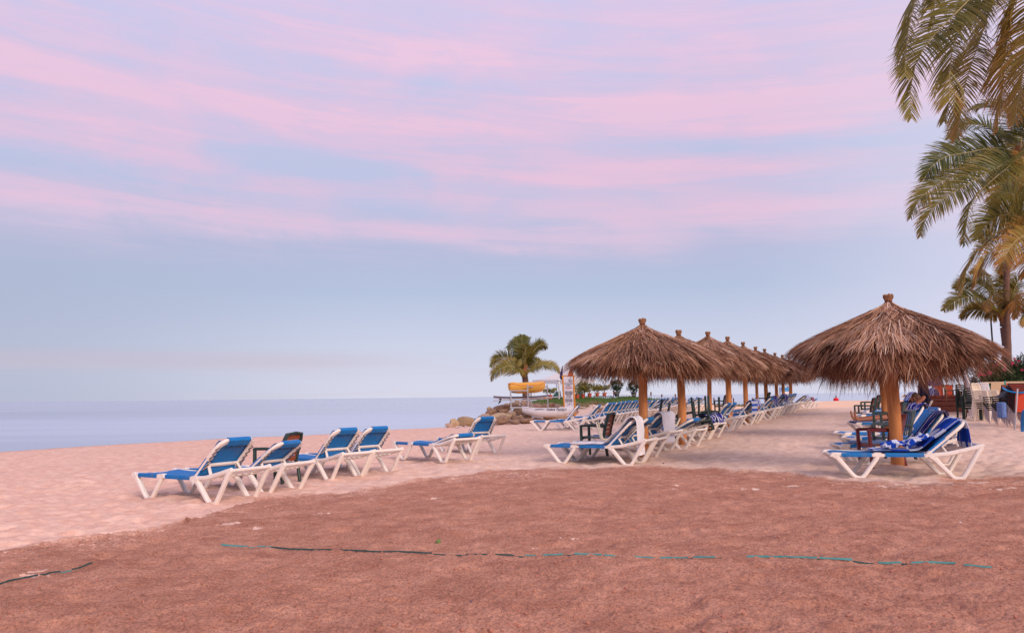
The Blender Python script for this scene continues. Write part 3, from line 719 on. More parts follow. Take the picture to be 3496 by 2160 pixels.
# ------------------------------------------------------------------ armchairs
_C = {}
def chair_meshes(m, slatm, style):
    key = (m.name, slatm.name, style)
    if key in _C: return _C[key]
    d = {}
    b = MB().use(m); b.sweep([(-.25, 0, .405), (.20, 0, .392)], .46, .022); b.sweep([(-.25, -.23, .395), (-.25, .23, .395)], .04, .06); d['seat'] = b.mesh('seat')
    b = MB().use(m); b.sweep([(.0, 0, .0), (-.015, 0, .42), (-.02, 0, .63)], [.062, .066, .062], [.045, .055, .05], up=(1, 0, 0)); d['leg_front'] = b.mesh('leg')
    b = MB().use(m); b.sweep([(.09, 0, 0), (.02, 0, .40)], .058, .055, up=(1, 0, 0)); d['leg_rear'] = b.mesh('leg')
    b = MB().use(m); b.sweep([(-.30, 0, .625), (-.27, 0, .645), (-.05, 0, .650), (.24, 0, .632)], .062, .050); d['armrest'] = b.mesh('armrest')
    b = MB().use(m)
    pts = [(.20, -.21, .40), (.235, -.215, .60), (.29, -.21, .80), (.315, -.17, .885), (.322, 0, .90), (.315, .17, .885), (.29, .21, .80), (.235, .215, .60), (.20, .21, .40)]
    b.sweep(pts, .045, [.06, .065, .07, .085, .10, .085, .07, .065, .06], up=(1, 0, .2)); d['backrest_frame'] = b.mesh('backrest_frame')
    b = MB().use(slatm)
    if style == 'h': b.box((0, 0, 0), (.012, .35, .082 if slatm is SLAT else .045), bev=.004)
    else: b.box((0, 0, 0), (.012, .05, .42), bev=.004)
    d['slat'] = b.mesh('slat'); d['style'] = style; d['wide'] = slatm is SLAT
    _C[key] = d; return d
def armchair(label, loc, rz, m=GREEN, slatm=SLAT, style='h', group=None, rot=None, name='armchair', cat='chair'):
    """front of the chair towards -x"""
    d = chair_meshes(m, slatm, style); t = thing(name, label, cat, loc, R_(rz), group)
    if rot is not None: t.rotation_euler = rot
    part('seat', d['seat'], t); part('backrest_frame', d['backrest_frame'], t)
    for y in (-.26, .26):
        part('leg', d['leg_front'], t, (-.26, y, 0)); part('leg', d['leg_rear'], t, (.20, y * .88, 0)); part('armrest', d['armrest'], t, (0, y, 0))
    if style == 'h':
        zs = [.475, .565, .655, .745, .83] if d['wide'] else [.46, .53, .60, .67, .74, .81]
        for z in zs: part('slat', d['slat'], t, (.205 + (z - .42) * .235, 0, z), (0, R_(12), 0))
    else:
        for y in (-.13, -.045, .045, .13): part('slat', d['slat'], t, (.262, y, .655), (0, R_(13), 0))
    return t
# ------------------------------------------------------------------ thatched umbrellas
PROF = np.array([(.04, 2.725), (.07, 2.685), (.15, 2.620), (.36, 2.495), (.68, 2.345), (1.05, 2.190), (1.34, 2.035), (1.50, 1.94)])
def prof_at(s):
    """point at arc length s; past the rim the straw bends over and hangs"""
    seg = np.hypot(*(PROF[1:] - PROF[:-1]).T); cum = np.concatenate([[0], np.cumsum(seg)]); L = cum[-1]
    r = np.interp(s, cum, PROF[:, 0]); z = np.interp(s, cum, PROF[:, 1]); o = np.maximum(s - L, 0)
    r = r + o * .74; z = z - o * .64 - .20 * o * o
    return r, z
def hang(s, rb, out):
    """straw of the inner layers: follows the roof to the break rb, then hangs"""
    seg = np.hypot(*(PROF[1:] - PROF[:-1]).T); cum = np.concatenate([[0], np.cumsum(seg)]); o = np.maximum(s - rb, 0); s1 = np.minimum(s, rb)
    r = np.interp(s1, cum, PROF[:, 0]); z = np.interp(s1, cum, PROF[:, 1]) - .06; return r + out * o, z - np.sqrt(np.maximum(.05, 1 - out * out)) * o
def thatch_mesh(seed, n, wid, hk=1.):
    g = np.random.default_rng(seed); L = float(np.hypot(*(PROF[1:] - PROF[:-1]).T).sum())
    nt = n // 15                                   # tufts of about 15 straws
    tier = g.random(nt)
    # tuft roots: dense everywhere, with two loose courses whose ends stand up
    s0 = np.where(tier < .26, g.uniform(.05, .5, nt), np.where(tier < .62, g.uniform(.4, 1.0, nt), g.uniform(.85, L - .12, nt)))
    az = g.uniform(0, 2 * np.pi, nt); ln = np.where(s0 > .85, g.uniform(.42, .80, nt), g.uniform(.50, .95, nt)); lean = g.normal(0, .24, nt)
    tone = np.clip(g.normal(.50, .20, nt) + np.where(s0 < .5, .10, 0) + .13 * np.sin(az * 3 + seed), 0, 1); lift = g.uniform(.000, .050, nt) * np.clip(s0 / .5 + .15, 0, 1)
    # lower skirt under the rim
    k = int(nt * .40); idx = g.choice(nt, k, replace=False); q = np.full(nt, -1.); q[idx] = g.uniform(0, 1, k); rbk = np.where(q >= 0, L - .03 - .72 * q * hk, 99.); outk = .70 - .52 * q
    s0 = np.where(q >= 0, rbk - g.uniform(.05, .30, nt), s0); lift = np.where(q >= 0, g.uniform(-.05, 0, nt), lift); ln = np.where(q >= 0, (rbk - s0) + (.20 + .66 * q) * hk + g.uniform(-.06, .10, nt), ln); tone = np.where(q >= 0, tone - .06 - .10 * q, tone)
    rep = np.repeat(np.arange(nt), 15); m = len(rep)
    S0 = s0[rep] + g.uniform(-.06, .12, m); A0 = az[rep] + g.normal(0, .035, m) / np.maximum(.25, prof_at(S0)[0]) * 1.4; LN = ln[rep] * g.uniform(.7, 1.15, m)
    Q = q[rep]; RB = rbk[rep]; OU = np.clip(outk[rep] + g.normal(0, .10, m), .02, .9)
    LN = np.where((S0 + LN > L + .27) & (Q < 0), np.maximum(.15, L + .27 - S0) * g.uniform(.70, 1.12, m), LN)
    LE = lean[rep] + g.normal(0, .16, m); LI = lift[rep] + g.normal(0, .012, m); TN = np.clip(tone[rep] + g.normal(0, .17, m), 0, 1)
    tipup = np.abs(g.normal(0, .018, m)); pts = []
    K = 4
    for k in range(K):
        f = k / (K - 1); s = np.maximum(S0 + LN * f, .01); r, z = prof_at(s); r2, z2 = hang(s, RB, OU); r = np.where(Q >= 0, r2, r); z = np.where(Q >= 0, z2, z)
        scal = 1 + .045 * np.sin(A0 * 8 + seed) * np.clip(s / L, 0, 1) ** 2 + .03 * np.sin(A0 * 3 + seed * 2) * np.clip(s / L, 0, 1)
        z = z + .05 * np.sin(A0 * 5 + seed) * np.clip(s / L - .7, 0, 1) * 2
        r = r * scal + (LI * .6 + tipup * f * f * 1.5) * np.clip(r / .25, .1, 1) * .8; z = z + (LI + tipup * f * f) * .8 * np.clip(r / .25, .15, 1)
        a = A0 + LE * LN * f / np.maximum(.30, r); pts.append(np.stack([r * np.cos(a), r * np.sin(a), z], -1))
    P = np.stack(pts, 1)                            # m,K,3
    d = P[:, -1] - P[:, 0]; side = np.cross(d, P[:, 0] * [1, 1, 0] + [0, 0, .8] + g.normal(0, .5, (m, 3))); side /= np.linalg.norm(side, axis=1)[:, None] + 1e-9
    W = wid * g.uniform(.6, 1.5, m); ws = [1., .95, .7, .12]
    V = np.stack([np.stack([P[:, k] - side * (W * ws[k] / 2)[:, None], P[:, k] + side * (W * ws[k] / 2)[:, None]], 1) for k in range(K)], 1).reshape(-1, 3)
    b = np.arange(m)[:, None] * (2 * K); f = np.concatenate([b + np.array([2 * k, 2 * k + 1, 2 * k + 3, 2 * k + 2]) for k in range(K - 1)], 0)
    sh = np.repeat(TN, 2 * K)
    me = np_mesh('thatch_straw', V, f, STRAW, sh); me.materials.clear(); me.materials.append(STRAW); return me
def under_mesh():
    b = MB().use(UNDER); b.lathe([(max(.02, r - .07), z - .10) for r, z in PROF[1:]], n=32); me = b.mesh('light_block_underlayer')  # opaque dark cone added beneath the straw to block sky light
    return me
def knob_mesh(seed):
    b = MB().use(KNOB); r = random.Random(seed)
    b.lathe([(.085, 2.64), (.070, 2.70), (.062, 2.735), (.078, 2.76), (.098, 2.79), (.100, 2.815), (.085, 2.838), (.03, 2.842)], n=18)
    for k in range(22):
        a = k / 22 * 6.283 + r.uniform(-.1, .1); c, s = math.cos(a), math.sin(a)
        b.sweep([(rr * c, rr * s, z) for rr, z in ((.16, 2.655), (.085, 2.70), (.066, 2.735), (.085, 2.765), (.105, 2.795), (.103, 2.82 + r.uniform(-.01, .014)), (.07, 2.845 + r.uniform(-.01, .01)))], .018, .012)
    return b.mesh('thatch_knob')
def post_mesh(seed, r0=.090):
    r = random.Random(seed); b = MB().use(POST); n = 18; prof = []; zz = np.linspace(-.3, 2.6, 22); vs = []
    for z in zz:
        for k in range(n):
            a = 2 * math.pi * k / n; rr = r0 * (1.06 - .045 * z) * (1 + .045 * mnoise.noise(Vector((math.cos(a) * .8, math.sin(a) * .8, z * 1.1 + seed * 3))) + .02 * mnoise.noise(Vector((math.cos(a) * 3, math.sin(a) * 3, z * 3 + seed))))
            vs.append((rr * math.cos(a) + .02 * math.sin(z * 1.3 + seed), rr * math.sin(a) + .015 * math.cos(z * 1.7 + seed), z))
    fs = [(i * n + k, i * n + (k + 1) % n, (i + 1) * n + (k + 1) % n, (i + 1) * n + k) for i in range(len(zz) - 1) for k in range(n)]
    b.add(vs, fs); return b.mesh('post')
def rafter_mesh():
    b = MB().use(BROWNPOST); b.tube([(.08, 0, 2.46), (1.0, 0, 2.06), (1.46, 0, 1.84)], [.03, .028, .02], 7); return b.mesh('rafter')
def ring_mesh():
    b = MB().use(BROWNPOST); b.tube([(1.25 * math.cos(a), 1.25 * math.sin(a), 1.91) for a in np.linspace(0, 6.283, 33)[:-1]], .014, 6, closed=True); return b.mesh('hoop')
def tie_mesh():
    b = MB().use(MAROON); b.tube([(.071 * math.cos(a), .071 * math.sin(a), 2.735 + .004 * math.sin(a)) for a in np.linspace(0, 6.283, 17)[:-1]], .008, 6, closed=True); return b.mesh('tie'); 
_U = {}
THV = [thatch_mesh(3, 18000, .0135), thatch_mesh(5, 17000, .0125, .58), thatch_mesh(11, 9000, .019, .95), thatch_mesh(17, 9000, .019, .56)]
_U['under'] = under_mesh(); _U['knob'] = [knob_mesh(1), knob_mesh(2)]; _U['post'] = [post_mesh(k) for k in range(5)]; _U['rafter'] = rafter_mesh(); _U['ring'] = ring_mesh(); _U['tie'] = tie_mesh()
def umbrella(label, x, y, variant, rz, wide=1., H=2.842, pw=1., lean=(0, 0), group='thatched umbrellas standing in a row along the beach'):
    t = thing('thatched_umbrella', label, 'umbrella', (x, y, float(gz(x, y))), 0, group); t.rotation_euler = (lean[0], lean[1], 0)
    hs = H / 2.842; k = random.randrange(5)
    p = part('post', _U['post'][k], t, rot=(0, 0, rz)); p.scale = (pw, pw, hs)
    th = part('thatch', THV[variant], t, rot=(0, 0, rz), kind='stuff'); th.scale = (wide, wide, hs)
    u = part('light_block_underlayer', _U['under'], t); u.scale = (wide * .97, wide * .97, hs)
    kn = part('thatch_knob', _U['knob'][k % 2], t, rot=(0, 0, rz * 2)); kn.scale = (.74, .74, hs); part('tie', _U['tie'], kn)
    for q in range(8):
        r = part('rafter', _U['rafter'], t, rot=(0, 0, rz + q * math.pi / 4)); r.scale = (wide, wide, hs)
    h = part('hoop', _U['ring'], t); h.scale = (wide, wide, hs)
    return t
ux = [(2197, 16.2, 1554), (2327, 19.7, 1502)]
p = aty(3060, 1590, 12.9); UR = (p[0], 12.9)
umbrella('large thatched umbrella with a thick orange post beside striped towels on loungers', UR[0], UR[1], 0, .4, .945, 2.842, 1.06, (0, R_(.6)))
rowlab = ['nearest thatched umbrella of the long row, behind the lounger with a white towel', 'second thatched umbrella of the row, with upturned green chairs at its post', 'third thatched umbrella of the row, with a slimmer post', 'fourth thatched umbrella of the row, thick straight post', 'fifth thatched umbrella of the row with bright orange post', 'sixth thatched umbrella of the row, knotted dark post',
          'seventh thatched umbrella of the row, partly hidden behind its neighbour', 'eighth thatched umbrella of the row, dark thin post', 'ninth thatched umbrella of the row, before the blue and white notice board', 'farthest thatched umbrella of the row, its thatch free to the right']
UPOS = [(2200, 16.2), (2328, 19.7), (2426, 24.2), (2493, 27.8), (2549, 31.0), (2589, 34.0), (2621.5, 36.5), (2655, 40.0), (2680, 42.5), (2705, 45.0)]
UW = [.97, .93, 1.0, .92, .97, .98, 1.0, 1.0, 1.0, 1.02]; PW = [1., 1.08, .75, 1.05, 1.0, .68, .95, .9, .9, 1.]
HV = [0, 0, 213, 195, 176, 160, 152, 138, 131, 124]
HH = [2.84, 2.83] + [1.2 + HV[k] * UPOS[k][1] / F for k in range(2, 10)]
for k, (u, y) in enumerate(UPOS):
    q = aty(u, 1450, y); UPOS[k] = (q[0], y)
    umbrella(rowlab[k], q[0], y, (1, 1, 1, 3, 3, 2, 2, 2, 2, 2)[k], k * 1.9 + .5, UW[k], HH[k] if k < 2 else HH[k] - float(gz(q[0], y)), PW[k], (R_((-.5, .6, .3, -.4, .5)[k % 5]), R_((.4, -.3, .2, .5, -.4)[k % 5])))
q = aty(3026, 1450, 21.0); U2R = (q[0], 21.0)
umbrella('thatched umbrella half hidden behind the large one, over the reclining man', q[0], 21.0, 0, 2.2, 1.08, 2.80, .9)
q = aty(3014, 1400, 33.0)
umbrella('far thatched umbrella glimpsed behind two others on the right', q[0], 33.0, 2, 1.2, 1.0, 2.80, .9)

# ------------------------------------------------------------------ palms
def catmull(P, n):
    P = [np.array(p, float) for p in P]; P = [2 * P[0] - P[1]] + P + [2 * P[-1] - P[-2]]; out = []
    S = len(P) - 3
    for k in range(n + 1):
        t = k / n * S; i = min(int(t), S - 1); t -= i; a, b, c, d = P[i:i + 4]
        out.append(.5 * ((2 * b) + (-a + c) * t + (2 * a - 5 * b + 4 * c - d) * t * t + (-a + 3 * b - 3 * c + d) * t ** 3))
    return np.array(out)
def frond_mesh(P, nl=70, lmax=.85, w=.034, droop=.5, tone=.35, seed=0, tipbrown=.25, start=.14, rw=.022, open_=.9, gaps=.05, roll=None):
    """one feather leaf on the curve P: returns leaflets mesh and midrib mesh"""
    g = np.random.default_rng(seed); C = catmull(P, 60); seg = np.linalg.norm(C[1:] - C[:-1], axis=1); cum = np.concatenate([[0], np.cumsum(seg)]); L = cum[-1]
    V = []; Fc = []; SH = []; K = 4; nl = int(nl * 1.8); w = w * .98; tipbrown = tipbrown * .9
    roll = (.55 + .55 * g.random()) * (1 if g.random() < .7 else -1) if roll is None else roll; lmax = lmax * 1.25
    T = start + (1 - start) * (np.arange(nl) + .5) / nl
    for sgn in (-1, 1):
        for t in T + g.normal(0, .25 / nl, nl):
            if g.random() < gaps: continue
            t = min(.995, max(start, t)); s = t * L
            p = np.array([np.interp(s, cum, C[:, i]) for i in range(3)]); q = np.array([np.interp(min(L, s + .05), cum, C[:, i]) for i in range(3)]); r_ = np.array([np.interp(max(0, s - .05), cum, C[:, i]) for i in range(3)])
            d = q - r_; d /= np.linalg.norm(d) + 1e-9; side = np.cross(d, [0, 0, 1.]); nn = np.linalg.norm(side)
            side = side / nn if nn > .15 else np.array([1., 0, 0]) - d * d[0]; side /= np.linalg.norm(side)
            up = np.cross(side, d); up = up if up[2] > 0 or abs(up[2]) < .2 else -up
            rl = roll * min(1., abs(math.hypot(d[0], d[1])) * 1.2); side, up = side * math.cos(rl) + up * math.sin(rl), up * math.cos(rl) - side * math.sin(rl)
            ll = 1.05 * lmax * (math.sin(math.pi * min(1, (t * .86 + .14))) ** .6 * .95 + .10) * g.uniform(.82, 1.1); fw = .25 + .85 * t ** 2 + g.normal(0, .05)
            dirn = side * sgn * open_ + d * fw + up * (.28 - .25 * t + g.normal(0, .07)); dirn /= np.linalg.norm(dirn)
            dr = droop * .55 * (.6 + .6 * g.random()); pts = [p]; cur = p; dd = dirn.copy()
            for k in range(1, K):
                dd = dd + np.array([0, 0, -dr * .42 * k * .7]); dd /= np.linalg.norm(dd); cur = cur + dd * ll / (K - 1); pts.append(cur)
            wv = np.cross(dirn, up * .7 + d * .5 + g.normal(0, .25, 3)); wv /= np.linalg.norm(wv) + 1e-9
            base = len(V); tn = tone + g.normal(0, .09); ww = w * g.uniform(.8, 1.2)
            for k, f in enumerate((.7, 1., .75, .08)):
                V.append(pts[k] - wv * ww * f / 2); V.append(pts[k] + wv * ww * f / 2)
                v = tn + .05 + tipbrown * (k / (K - 1)) ** 2 + tipbrown * .6 * t; SH += [v, v]
            Fc += [(base + 2 * k, base + 2 * k + 1, base + 2 * k + 3, base + 2 * k + 2) for k in range(K - 1)]
    me = np_mesh('frond', np.array(V), np.array(Fc), LEAF, np.clip(np.array(SH, float), 0, 1))
    b = MB().use(RACHIS); n = 14; I = np.linspace(0, 60, n).astype(int); b.tube([tuple(C[i]) for i in I], [rw * (1 - .8 * k / (n - 1)) for k in range(n)], 5)
    return me, b.mesh('midrib')
def add_frond(tree, P, **kw):
    P = np.array(P, float) - np.array(tree.location); me, rb = frond_mesh(P, **kw)
    f = part('frond', me, tree); part('midrib', rb, f); return f
def frond_px(tree, pts, **kw): return add_frond(tree, [aty(u, v, y) for u, v, y in pts], **kw)
def frond_dir(tree, c, az, el, L, sag, **kw):
    """leaf leaving crown point c at azimuth az, elevation el, sagging under its weight"""
    pts = []; p = np.array(c, float); a = el; n = 6
    for k in range(n + 1):
        pts.append(p.copy()); p = p + np.array([math.sin(az) * math.cos(a), math.cos(az) * math.cos(a), math.sin(a)]) * L / n; a -= sag / n * (.6 + .8 * k / n)
    return add_frond(tree, pts, **kw)
def palm_trunk(tree, pts, r0, r1, m=None):
    P = catmull(pts, 40) - np.array(tree.location); n = len(P); b = MB().use(m or BARK)
    b.tube([tuple(q) for q in P], [(r0 + (r1 - r0) * (k / (n - 1)) ** .7) * (1 + (.05 if k % 2 else -.03)) * (1.35 if k < 2 else 1) for k in range(n)], 12); return part('trunk', b.mesh('trunk'), tree)
def crown_base(tree, c, r, seed=0):
    """fibre sheaths and hanging nuts where the leaves leave the trunk"""
    rr = random.Random(seed); b = MB().use(mat('palm_fibre', (.30, .13, .055), .95, .3, 12, 1, 40))
    for k in range(14):
        a = rr.uniform(0, 6.28); b.sweep([(math.cos(a) * r * .6, math.sin(a) * r * .6, -.35 * r / .15), (math.cos(a) * r * 1.25, math.sin(a) * r * 1.25, .0), (math.cos(a) * r * 1.7, math.sin(a) * r * 1.7, .3 * r / .15)], r * .7, r * .2, up=(math.cos(a), math.sin(a), 0))
    o = part('leaf_base', b.mesh('leaf_base'), tree, tuple(np.array(c) - np.array(tree.location))); return o

# palm A: its crown is above the upper right corner
YA = 20.0; base = ground_px(3720, 1436); base = np.array([aty(3760, 1400, 21)[0], 21, float(gz(aty(3760, 1400, 21)[0], 21))]); cA = aty(3560, -190, YA)
PA = thing('palm_tree', 'tall coconut palm whose long fronds hang from the top right corner', 'palm tree', tuple(base))
palm_trunk(PA, [base, (base + cA) / 2 + np.array([.25, 0, 0]), cA], .17, .11); crown_base(PA, cA, .13)
ca = (3560, -190, YA); kwA = dict(nl=88, lmax=.88, w=.036, droop=.62, rw=.024)
frond_px(PA, [ca, (3330, -190, 19.4), (3170, -90, 19), (3110, 60, 18.8), (3092, 190, 18.7), (3090, 262, 18.7)], tone=.42, seed=1, tipbrown=.18, **kwA)
frond_px(PA, [ca, (3400, -90, 19.6), (3290, 20, 19.3), (3195, 115, 19.1), (3128, 215, 19), (3108, 330, 19), (3112, 405, 19)], tone=.40, seed=2, tipbrown=.20, **kwA)
frond_px(PA, [ca, (3440, -70, 19.8), (3345, 40, 19.9), (3268, 120, 20), (3243, 230, 20), (3240, 350, 20), (3222, 415, 20)], tone=.46, seed=3, tipbrown=.22, **kwA)
frond_px(PA, [ca, (3450, -110, 20.4), (3392, 0, 20.6), (3345, 140, 20.8), (3300, 270, 20.8), (3282, 380, 20.8), (3266, 470, 20.8)], tone=.56, seed=4, tipbrown=.25, **kwA)
frond_px(PA, [ca, (3500, -90, 20.2), (3462, 20, 20.2), (3435, 160, 20.2), (3425, 290, 20.1), (3400, 440, 20.1)], tone=.58, seed=5, tipbrown=.30, **kwA)
frond_px(PA, [ca, (3540, -60, 19.5), (3525, 60, 19.4), (3500, 200, 19.3), (3480, 330, 19.3), (3462, 420, 19.3)], tone=.55, seed=6, tipbrown=.3, **kwA)
frond_px(PA, [ca, (3590, -60, 20.8), (3600, 80, 21), (3590, 230, 21), (3570, 350, 21)], tone=.50, seed=7, tipbrown=.3, **kwA)
frond_px(PA, [ca, (3420, -240, 21), (3280, -190, 21.6), (3205, -80, 21.9), (3190, 20, 22), (3180, 90, 22)], tone=.38, seed=8, tipbrown=.18, **kwA)
frond_px(PA, [ca, (3440, -200, 22), (3340, -130, 23), (3290, -30, 23.4), (3270, 60, 23.6)], tone=.38, seed=9, tipbrown=.18, **kwA)
for k, (a, e) in enumerate([(1.2, .6), (1.9, .2), (2.6, .5), (.4, .8), (3.6, .7), (5.3, 1.1), (4.4, 1.2)]): frond_dir(PA, cA, a, e, 4.2, 1.8, tone=.38, seed=20 + k, nl=60, lmax=.8, w=.04, droop=.6)

# palm B
YB = 31.0; cB = aty(3484, 520, YB); gB = np.array([aty(3448, 1400, YB)[0], YB, 0]); gB[2] = float(gz(gB[0], gB[1]))
PB = thing('palm_tree', 'coconut palm with dark green fronds reaching left below the corner palm', 'palm tree', tuple(gB))
palm_trunk(PB, [gB, aty(3440, 1150, YB), aty(3438, 930, YB), aty(3474, 760, YB), aty(3464, 660, YB), cB], .14, .085); crown_base(PB, cB, .12, 3)
cb = (3484, 520, YB); kwB = dict(nl=84, lmax=.86, w=.042, droop=.55, rw=.028)
frond_px(PB, [cb, (3400, 505, 30.6), (3310, 520, 30.3), (3230, 535, 30.1), (3180, 570, 30), (3155, 612, 30)], tone=.22, seed=31, tipbrown=.15, **kwB)
frond_px(PB, [cb, (3400, 545, 30.2), (3300, 585, 29.8), (3205, 625, 29.6), (3140, 680, 29.5), (3108, 745, 29.5)], tone=.26, seed=32, tipbrown=.42, **kwB)
frond_px(PB, [cb, (3410, 570, 29.6), (3320, 620, 29.2), (3220, 680, 29), (3165, 740, 29), (3143, 805, 29)], tone=.30, seed=33, tipbrown=.42, **kwB)
frond_px(PB, [cb, (3440, 570, 29.0), (3370, 630, 28.6), (3318, 690, 28.4), (3300, 760, 28.3), (3292, 835, 28.3)], tone=.33, seed=34, tipbrown=.38, **kwB)
frond_px(PB, [cb, (3420, 470, 31), (3360, 430, 31.2), (3290, 430, 31.4), (3245, 470, 31.5)], tone=.30, seed=35, tipbrown=.15, nl=70, lmax=.75, w=.04, droop=.5)
frond_px(PB, [cb, (3460, 430, 31.6), (3420, 370, 32), (3370, 355, 32.4), (3320, 375, 32.6)], tone=.34, seed=36, tipbrown=.2, **kwB)
frond_px(PB, [cb, (3455, 570, 30.4), (3425, 640, 30), (3400, 700, 30), (3390, 750, 30)], tone=.55, seed=37, tipbrown=.4, nl=60, lmax=.7, w=.05, droop=.8)
frond_px(PB, [cb, (3490, 440, 31), (3500, 370, 31), (3490, 320, 31), (3460, 290, 31)], tone=.32, seed=38, tipbrown=.15, **kwB)
frond_px(PB, [cb, (3500, 570, 30), (3500, 640, 29.8), (3490, 700, 29.8)], tone=.66, seed=39, tipbrown=.3, nl=50, lmax=.6, w=.045, droop=.8)
for k, (a, e) in enumerate([(1.3, .5), (1.9, .1), (2.5, .4), (.5, .7), (3.2, .9)]): frond_dir(PB, cB, a, e, 4.0, 1.7, tone=.35, seed=50 + k, nl=56, lmax=.8, w=.05, droop=.6)

# palm C
YC = 26.0; cC = aty(3545, 770, YC); gC = np.array([aty(3600, 1400, YC)[0], YC, 0]); gC[2] = float(gz(gC[0], gC[1]))
PC = thing('palm_tree', 'palm at the right edge with golden brown fronds hanging low', 'palm tree', tuple(gC))
palm_trunk(PC, [gC, (gC + cC) / 2, cC], .15, .10); crown_base(PC, cC, .12, 4); cc = (3545, 770, YC); kwC = dict(nl=84, lmax=.80, w=.036, droop=.6, rw=.024)
frond_px(PC, [cc, (3470, 765, 25.6), (3400, 795, 25.3), (3340, 850, 25.1), (3298, 920, 25), (3276, 1000, 25)], tone=.48, seed=61, tipbrown=.32, **kwC)
frond_px(PC, [cc, (3480, 800, 25.4), (3420, 830, 25), (3370, 870, 24.8), (3340, 920, 24.8), (3325, 975, 24.8)], tone=.56, seed=62, tipbrown=.35, **kwC)
frond_px(PC, [cc, (3480, 740, 26.4), (3420, 735, 26.8), (3370, 765, 27), (3340, 815, 27.2)], tone=.40, seed=63, tipbrown=.18, **kwC)
frond_px(PC, [cc, (3500, 800, 25), (3460, 830, 24.6), (3430, 880, 24.4), (3420, 930, 24.4)], tone=.66, seed=64, tipbrown=.3, nl=60, lmax=.62, w=.036, droop=.9)
frond_px(PC, [cc, (3530, 820, 25), (3510, 880, 24.8), (3495, 950, 24.8)], tone=.7, seed=65, tipbrown=.3, nl=50, lmax=.6, w=.036, droop=.9)
frond_px(PC, [cc, (3500, 700, 26.6), (3460, 665, 27), (3425, 660, 27.3), (3395, 690, 27.5)], tone=.38, seed=66, tipbrown=.2, **kwC)
frond_px(PC, [cc, (3570, 820, 26.4), (3560, 900, 26.4), (3540, 960, 26.4)], tone=.45, seed=67, tipbrown=.4, nl=50, lmax=.6, w=.04, droop=.9)
for k, (a, e) in enumerate([(1.3, .5), (2.0, .1), (.6, .6), (3.0, .6)]): frond_dir(PC, cC, a, e, 3.2, 1.8, tone=.45, seed=70 + k, nl=50, lmax=.7, w=.045, droop=.6)

# small palm standing in the oleander planter
YD = 31.5; cD = aty(3424, 1078, YD); gD = np.array([aty(3432, 1340, YD)[0], YD, 1.35])
PD = thing('palm_tree', 'small palm with yellowing fronds rising from the oleander planter', 'palm tree', tuple(gD))
palm_trunk(PD, [gD, aty(3433, 1200, YD), aty(3424, 1115, YD), cD], .125, .10); crown_base(PD, cD, .14, 5); cd = (3424, 1078, YD); kwD = dict(nl=66, lmax=.55, w=.036, droop=.55, rw=.022)
frond_px(PD, [cd, (3375, 1035, 31), (3320, 1012, 30.7), (3265, 1025, 30.6), (3222, 1060, 30.6)], tone=.36, seed=81, tipbrown=.3, **kwD)
frond_px(PD, [cd, (3390, 1010, 32), (3340, 968, 32.4), (3290, 965, 32.6), (3260, 985, 32.8)], tone=.34, seed=82, tipbrown=.2, **kwD)
frond_px(PD, [cd, (3400, 1000, 30.8), (3380, 945, 30.4), (3355, 925, 30.2), (3322, 935, 30)], tone=.44, seed=83, tipbrown=.3, **kwD)
frond_px(PD, [cd, (3428, 1000, 31.4), (3432, 930, 31.2), (3428, 890, 31.2)], tone=.5, seed=84, tipbrown=.2, **kwD)
frond_px(PD, [cd, (3455, 1010, 31.4), (3475, 960, 31.2), (3500, 930, 31.2)], tone=.36, seed=85, tipbrown=.25, **kwD)
frond_px(PD, [cd, (3465, 1040, 31), (3495, 1050, 30.8), (3510, 1110, 30.7)], tone=.45, seed=86, tipbrown=.4, **kwD)
frond_px(PD, [cd, (3455, 1030, 30.4), (3470, 1030, 30.0), (3468, 1085, 29.8)], tone=.75, seed=87, tipbrown=.25, nl=46, lmax=.45, w=.045, droop=.9)
frond_px(PD, [cd, (3395, 1030, 30.4), (3375, 1020, 30.0), (3372, 1060, 29.8)], tone=.7, seed=88, tipbrown=.2, nl=46, lmax=.4, w=.045, droop=.9)
frond_px(PD, [cd, (3350, 1060, 32.2), (3310, 1060, 32.4), (3280, 1085, 32.5)], tone=.42, seed=89, tipbrown=.35, nl=60, lmax=.45, w=.042, droop=.6)
frond_px(PD, [cd, (3440, 1030, 33), (3450, 990, 33.8), (3440, 970, 34.4)], tone=.36, seed=90, tipbrown=.2, **kwD)

